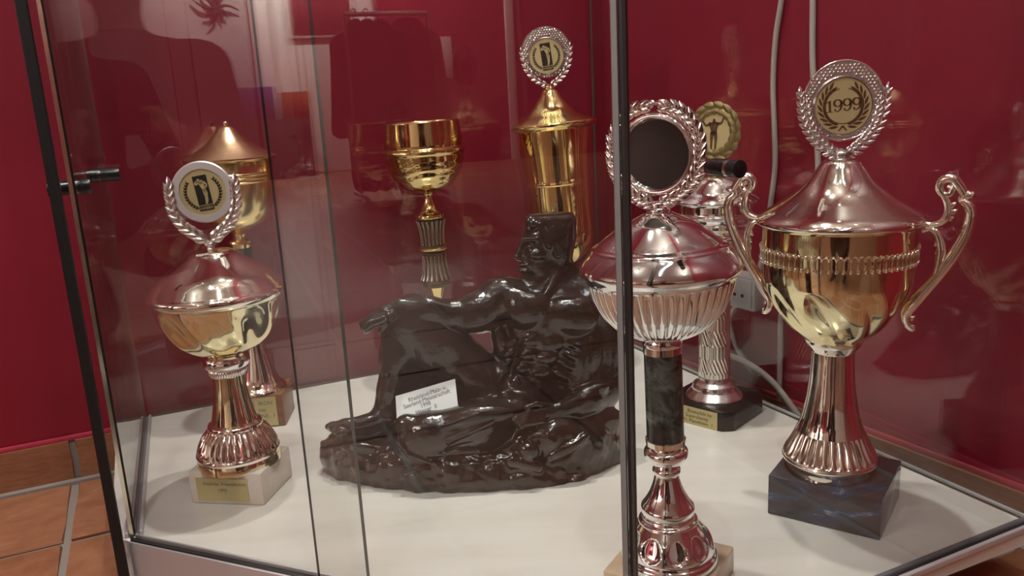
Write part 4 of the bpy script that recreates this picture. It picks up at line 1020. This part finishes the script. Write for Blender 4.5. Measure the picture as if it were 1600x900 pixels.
sb = box('socket_box', bc, (62 * bw, 0.033, 54 * bw), M['socket'], None, rz=math.atan2(_rd.y, _rd.x), bevel=0.004)
tag(sb, 'white plastic socket box on the red wall behind the cups', 'socket')
dside = -1 if Vector((-_rd.y, _rd.x, 0)).dot(_wn) < 0 else 1
fc = box('face_plate', (0, dside * 0.0175, 0), (52 * bw, 0.003, 44 * bw), M['socket'], sb, bevel=0.0012)
for dx in (-.008, .008):
    h = revolve('pin_hole', [(-.0006, .0), (-.0006, .0028), (.0006, .0028), (.0006, 0)], M['black'], fc, 16, None, False)
    h.rotation_euler = (PI / 2, 0, 0); h.location = (dx, dside * 0.0016, -.004)

# ================================================================ the rest of the room, seen in the glass and the metal
LAMP_AT = ['bare bulb ceiling lamp above the right back corner of the display case', 'bare bulb ceiling lamp above the gold goblet', 'bare bulb ceiling lamp above the small cup on cream marble', 'bare bulb ceiling lamp above the sliding glass doors',
           'bare bulb ceiling lamp above the red wall left of the display case', 'added bare bulb brightening the ceiling above the squatting photographer', 'added bare bulb brightening the ceiling above the ribbed silver cup', 'bare bulb ceiling lamp near the right red wall, away from the case', 'bare bulb ceiling lamp in the middle of the room', 'added bare bulb brightening the far wall above the violet box', 'added bare bulb brightening the far wall above the rack end']
def lamp(i, sa, sb_, e):
    o = empty('ceiling_lamp', W(sa, sb_, CEIL), LAMP_AT[i], 'lamp', group='ceiling lamps')
    revolve('ceiling_rose', [(0, 0), (0, .045), (-.012, .04), (-.018, 0)], M['white'], o, 24, None, False)
    tube('rod', [(0, 0, -.015, .005), (0, 0, -.17, .005)], M['white'], o, 8)
    revolve('bulb_holder', [(-.155, 0), (-.155, .018), (-.186, .02), (-.186, 0)], M['black_gloss'], o, 20, None, False)
for i, (sa, sb_, kd, e) in enumerate(SPOTS): lamp(i, sa, sb_, e)
tl = box('tube_lamp_housing', W(-0.85, 1.75, CEIL - 0.025), (1.25, 0.12, 0.045), M['white'], None, rz=TH + 0.5, bevel=.004); tag(tl, 'long white tube lamp housing under the ceiling', 'lamp')

_pd = DN if DN.dot(CAM - BP) > 0 else -DN
CM = CAM - _pd * (2 * (CAM - BP).dot(_pd))                   # the camera's mirror image in the front glass
def refl(px, py, a_to):
    d = ray(px, py); d = d - _pd * (2 * d.dot(_pd)); t = ((a_to) - (CM - P0).dot(AX)) / d.dot(AX); return CM + d * t
def ab(p): q = p - P0; return q.dot(AX), q.dot(BX), p.z
FA = ROOM_A + 0.0
M['picture'] = mat('dark_red_picture', (0.16, 0.02, 0.03), 0.5)
M['frame'] = mat('pale_frame', (0.62, 0.55, 0.52), 0.5)
M['violet'] = mat('violet_blue_cloth', (0.10, 0.07, 0.32), 0.8)
M['orange'] = mat('orange_paint', (0.55, 0.16, 0.05), 0.6)
M['dark_brown'] = mat('dark_brown_wood', (0.035, 0.016, 0.012), 0.6)
M['garment'] = mat('red_garment', (0.42, 0.012, 0.02), 0.85)
M['garment_dark'] = mat('dark_red_garment', (0.13, 0.012, 0.018), 0.85)
M['chrome'] = mat('chrome_tube', (0.8, 0.8, 0.8), 0.2, 1.0)
def facing(name, p, q, th, m, parent=None, a_front=0.0):
    """upright box standing between two points of one cross-room plane"""
    a0, b0, z0 = ab(p); a1, b1, z1 = ab(q); c = W(a0 - th / 2, (b0 + b1) / 2, (z0 + z1) / 2)
    o = box(name, c, (th, abs(b1 - b0), abs(z1 - z0)), m, None, rz=TH, bevel=.003)
    if parent: o.parent = parent; o.matrix_parent_inverse = parent.matrix_basis.inverted()
    return o
# low furniture in front of the far wall
o = facing('sideboard', refl(262, 196, FA + .5), refl(520, 470, FA + .5), .45, M['dark_brown']); tag(o, 'long dark brown sideboard before the far white wall', 'sideboard')
zt = refl(262, 196, FA + .5).z
o = facing('storage_box', refl(285, 150, FA + .45), refl(438, 195, FA + .45), .3, M['violet']); tag(o, 'violet blue storage box on the dark sideboard', 'box'); o.location.z += zt - (o.location.z - o.dimensions.z / 2)
o = facing('storage_box', refl(444, 156, FA + .45), refl(492, 195, FA + .45), .3, M['orange']); tag(o, 'orange storage box on the dark sideboard', 'box'); o.location.z += zt - (o.location.z - o.dimensions.z / 2)
p = facing('framed_picture', refl(448, -30, FA + .03), refl(560, 58, FA + .03), .025, M['frame']); tag(p, 'pale framed dark red picture on the far white wall', 'picture')
o = facing('picture_canvas', refl(453, -26, FA + .036), refl(555, 53, FA + .036), .02, M['picture'], p)
o = facing('wall_pillar', refl(398, -200, FA + .12), refl(436, 420, FA + .12), .118, M['white_wall']); struct(o); o.name = 'trim_1'
o = facing('trim_2', refl(560, -400, FA + .16), refl(1060, 420, FA + .16), .155, M['red']); struct(o)
o = facing('trim_3', refl(785, -400, FA + .20), refl(813, 420, FA + .20), .036, M['white_wall']); struct(o)
o = facing('notice_board', refl(688, 58, FA + .19), refl(713, 122, FA + .19), .025, M['frame']); tag(o, 'small pale notice board on the red end of the far wall', 'board')
# wall decoration: dark metal star
c = refl(338, 12, FA + .03); o = empty('wall_ornament', c, 'dark branched metal ornament on the far white wall', 'ornament', TH)
rnd = random.Random(5); g = []
for i in range(9):
    an = 2 * PI * i / 9 + rnd.uniform(-.2, .2); L = rnd.uniform(.10, .24); g.append(tube_geo([(0, 0, 0, .016), (0.01, math.cos(an) * L * .5, math.sin(an) * L * .5, .012), (0, math.cos(an + .3) * L, math.sin(an + .3) * L, .004)], 7, 4))
v, f = join_geo(g); link('branches', mesh('branches', v, f, 60), M['dark_brown'], o)
revolve('boss', [(-.02, 0), (-.02, .05), (.01, .04), (.02, 0)], M['dark_brown'], o, 20, None, False).rotation_euler = (0, PI / 2, 0)
# garment rack
RA = -4.9
p1, p2 = refl(548, 34, RA), refl(672, 12, RA); zr = (p1.z + p2.z) / 2
b1, b2 = ab(p1)[1], ab(p2)[1]; rc = W(RA, (b1 + b2) / 2, FLOOR); half = (b2 - b1) / 2; hz_ = zr - FLOOR
rk = empty('garment_rack', rc, 'chrome garment rack carrying red clothes', 'rack', TH - PI / 2)
tube('rail', [(-half, 0, hz_, .014), (half, 0, hz_, .014)], M['chrome'], rk, 12)
for s_ in (-1, 1):
    tube('post', [(s_ * half, 0, .05, .014), (s_ * half, 0, hz_ + .01, .014)], M['chrome'], rk, 12)
    tube('foot', [(s_ * half, -.22, .03, .016), (s_ * half, .22, .03, .016)], M['chrome'], rk, 12)
def garment(x, wdt, L, m, label, turn, th=.10):
    o = empty('hanging_garment', rk.matrix_basis @ Vector((x, 0, hz_)), label, 'garment', TH - PI / 2 + turn, 'clothes on the rack')
    F = Field((-1.1 * wdt, -L - .1, -.2), (1.1 * wdt, .1, .2), .022)
    F.d[:] = 1.0
    F.cap((-wdt * .42, -.16, 0), (wdt * .42, -.16, 0), .05, .05, .03); F.cap((0, -.13, 0), (0, -L, 0), wdt * .40, wdt * .46, .04, False, .32)
    for s_ in (-1, 1): F.cap((s_ * wdt * .44, -.17, 0), (s_ * wdt * .62, -.66, .02), .065, .055, .04)
    vs, fc_ = F.mesh(); vs = np.stack([vs[:, 0], vs[:, 2], vs[:, 1]], 1)
    vs[:, 1] += .018 * np.sin(vs[:, 0] * 38 + x * 9) * np.clip(-vs[:, 2] - .2, 0, 1)
    field_mesh('cloth', vs, fc_[:, ::-1], m, o)
    tube('hanger', [(-wdt * .4, 0, -.13, .005), (0, 0, -.07, .005), (wdt * .4, 0, -.13, .005)], M['chrome'], o, 7)
    tube('hook', [(0, 0, -.07, .004), (0, 0, -.01, .004), (.02, 0, .018, .004), (.0, 0, .03, .004), (-.02, 0, .016, .004)], M['chrome'], o, 7)
garment(half * .50, .30, min(hz_ - .10, 1.15), M['garment'], 'bright red robe turned to the front on the rack', 0.1)
for i, (x, lab) in enumerate(((-half * .80, 'dark red jacket at the rack end by the post'), (-half * .50, 'second dark red jacket from the rack end'), (-half * .20, 'dark red jacket beside the bright red robe'))):
    garment(x, .27, min(hz_ - .15, 1.05), M['garment_dark'], lab, 0.9)

# people: the photographer squatting behind the phone, a visitor squatting to the left, both seen only in reflections
M['skin'] = mat('skin', (0.52, 0.30, 0.21), 0.5); M['hair'] = mat('dark_hair', (0.02, 0.013, 0.01), 0.6)
M['shirt_black'] = mat('black_cotton', (0.014, 0.014, 0.016), 0.9); M['shirt_maroon'] = mat('maroon_cotton', (0.10, 0.012, 0.018), 0.9); M['jeans'] = mat('dark_denim', (0.02, 0.024, 0.04), 0.9)
def person(x, y, rz, shirt, label):
    o = empty('person', (x, y, FLOOR), label, 'person', rz)
    F = Field((-.36, -.75, -.02), (.36, .12, 1.08), .0125); F.d[:] = 1.0
    # faces +y; the feet are under the hips, the knees forward
    F.chain([(0, -.40, .26, .15), (0, -.38, .45, .135), (0, -.33, .60, .15)], .06)
    F.cap((-.15, -.32, .68), (.15, -.32, .68), .06, .06, .06); F.cap((0, -.31, .68), (0, -.28, .80), .06, .052, .03)
    F.ell((0, -.26, .90), (.074, .095, .115), 0, .02); F.ell((0, -.20, .85), (.05, .045, .055), 0, .02)
    F.cap((0, -.168, .915), (0, -.150, .885), .010, .014, .008); F.cap((-.022, -.158, .845), (.022, -.158, .845), .008, .008, .004)
    for s_ in (-1, 1):
        F.ell((s_ * .028, -.158, .918), (.014, .012, .010), 0, .006, True); F.ell((s_ * .028, -.166, .918), (.011, .011, .009), 0, .003); F.ell((s_ * .077, -.265, .895), (.012, .022, .034), 0, .006)
        F.chain([(s_ * .19, -.32, .67, .062), (s_ * .235, -.24, .44, .048)], .03); F.chain([(s_ * .235, -.24, .44, .046), (s_ * .115, -.06, .50, .030)], .015)
        F.cap((s_ * .112, -.055, .505), (s_ * .090, -.030, .525), .026, .024, .012)
        for k in range(4): F.chain([(s_ * .094, -.018, .555 - k * .019, .0095), (s_ * .080, .000, .556 - k * .019, .009), (s_ * .066, -.010, .556 - k * .019, .008)], .004)
        F.chain([(s_ * .10, -.045, .545, .011), (s_ * .08, -.048, .565, .010), (s_ * .055, -.040, .560, .009)], .006)
        F.chain([(s_ * .10, -.40, .25, .105), (s_ * .17, .02, .37, .068)], .04); F.chain([(s_ * .17, .02, .37, .066), (s_ * .14, -.20, .09, .046)], .02)
        F.chain([(s_ * .14, -.22, .05, .045), (s_ * .15, -.08, .035, .036), (s_ * .155, .01, .030, .026)], .02)
    vs, fc_ = F.mesh(); vs[:, 2] = np.maximum(vs[:, 2], .001)
    b = field_mesh('body', vs, fc_[:, ::-1] if False else fc_, None, o)
    for m_ in (M['skin'], shirt, M['jeans'], M['black']): b.data.materials.append(m_)
    ce = vs[fc_].mean(1); idx_ = np.ones(len(fc_), np.int32)
    idx_[(ce[:, 2] > .765)] = 0; idx_[(ce[:, 1] > -.085) & (ce[:, 2] > .465) & (np.abs(ce[:, 0]) < .14)] = 0
    low = (ce[:, 2] < .30) | ((ce[:, 1] > -.26) & (ce[:, 2] < .44) & (np.abs(ce[:, 0]) < .25) & ~((ce[:, 2] > .40) & (np.abs(ce[:, 0]) > .2)))
    idx_[low & (idx_ == 1)] = 2; idx_[ce[:, 2] < .075] = 3
    if len(b.data.polygons) == len(idx_): b.data.polygons.foreach_set('material_index', idx_)
    H = Field((-.13, -.42, .78), (.13, -.10, 1.05), .011); H.d[:] = 1.0
    H.ell((0, -.275, .93), (.083, .098, .10), 0, .01); H.ell((0, -.165, .885), (.10, .085, .075), 0, .02, True)
    hv, hf = H.mesh(); field_mesh('hair', hv, hf, M['hair'], o)
    return o
person(-0.0, -0.035, 0.0, M['shirt_black'], 'person in a black shirt and jeans squatting and holding up a phone')
ph = box('phone', (0, -0.022, CAM_Z + 0.005), (0.150, 0.009, 0.072), M['black_gloss'], None, bevel=.003, rot=(-_p, 0, 0)); tag(ph, 'black phone held up sideways by the person in black', 'phone')
_v = refl(160, 60, (CM + (ray(160, 60) - _pd * (2 * ray(160, 60).dot(_pd))) * 1.75 - P0).dot(AX))
person(_v.x, _v.y, math.radians(-62), M['shirt_maroon'], 'person in a maroon shirt squatting left of the display case')
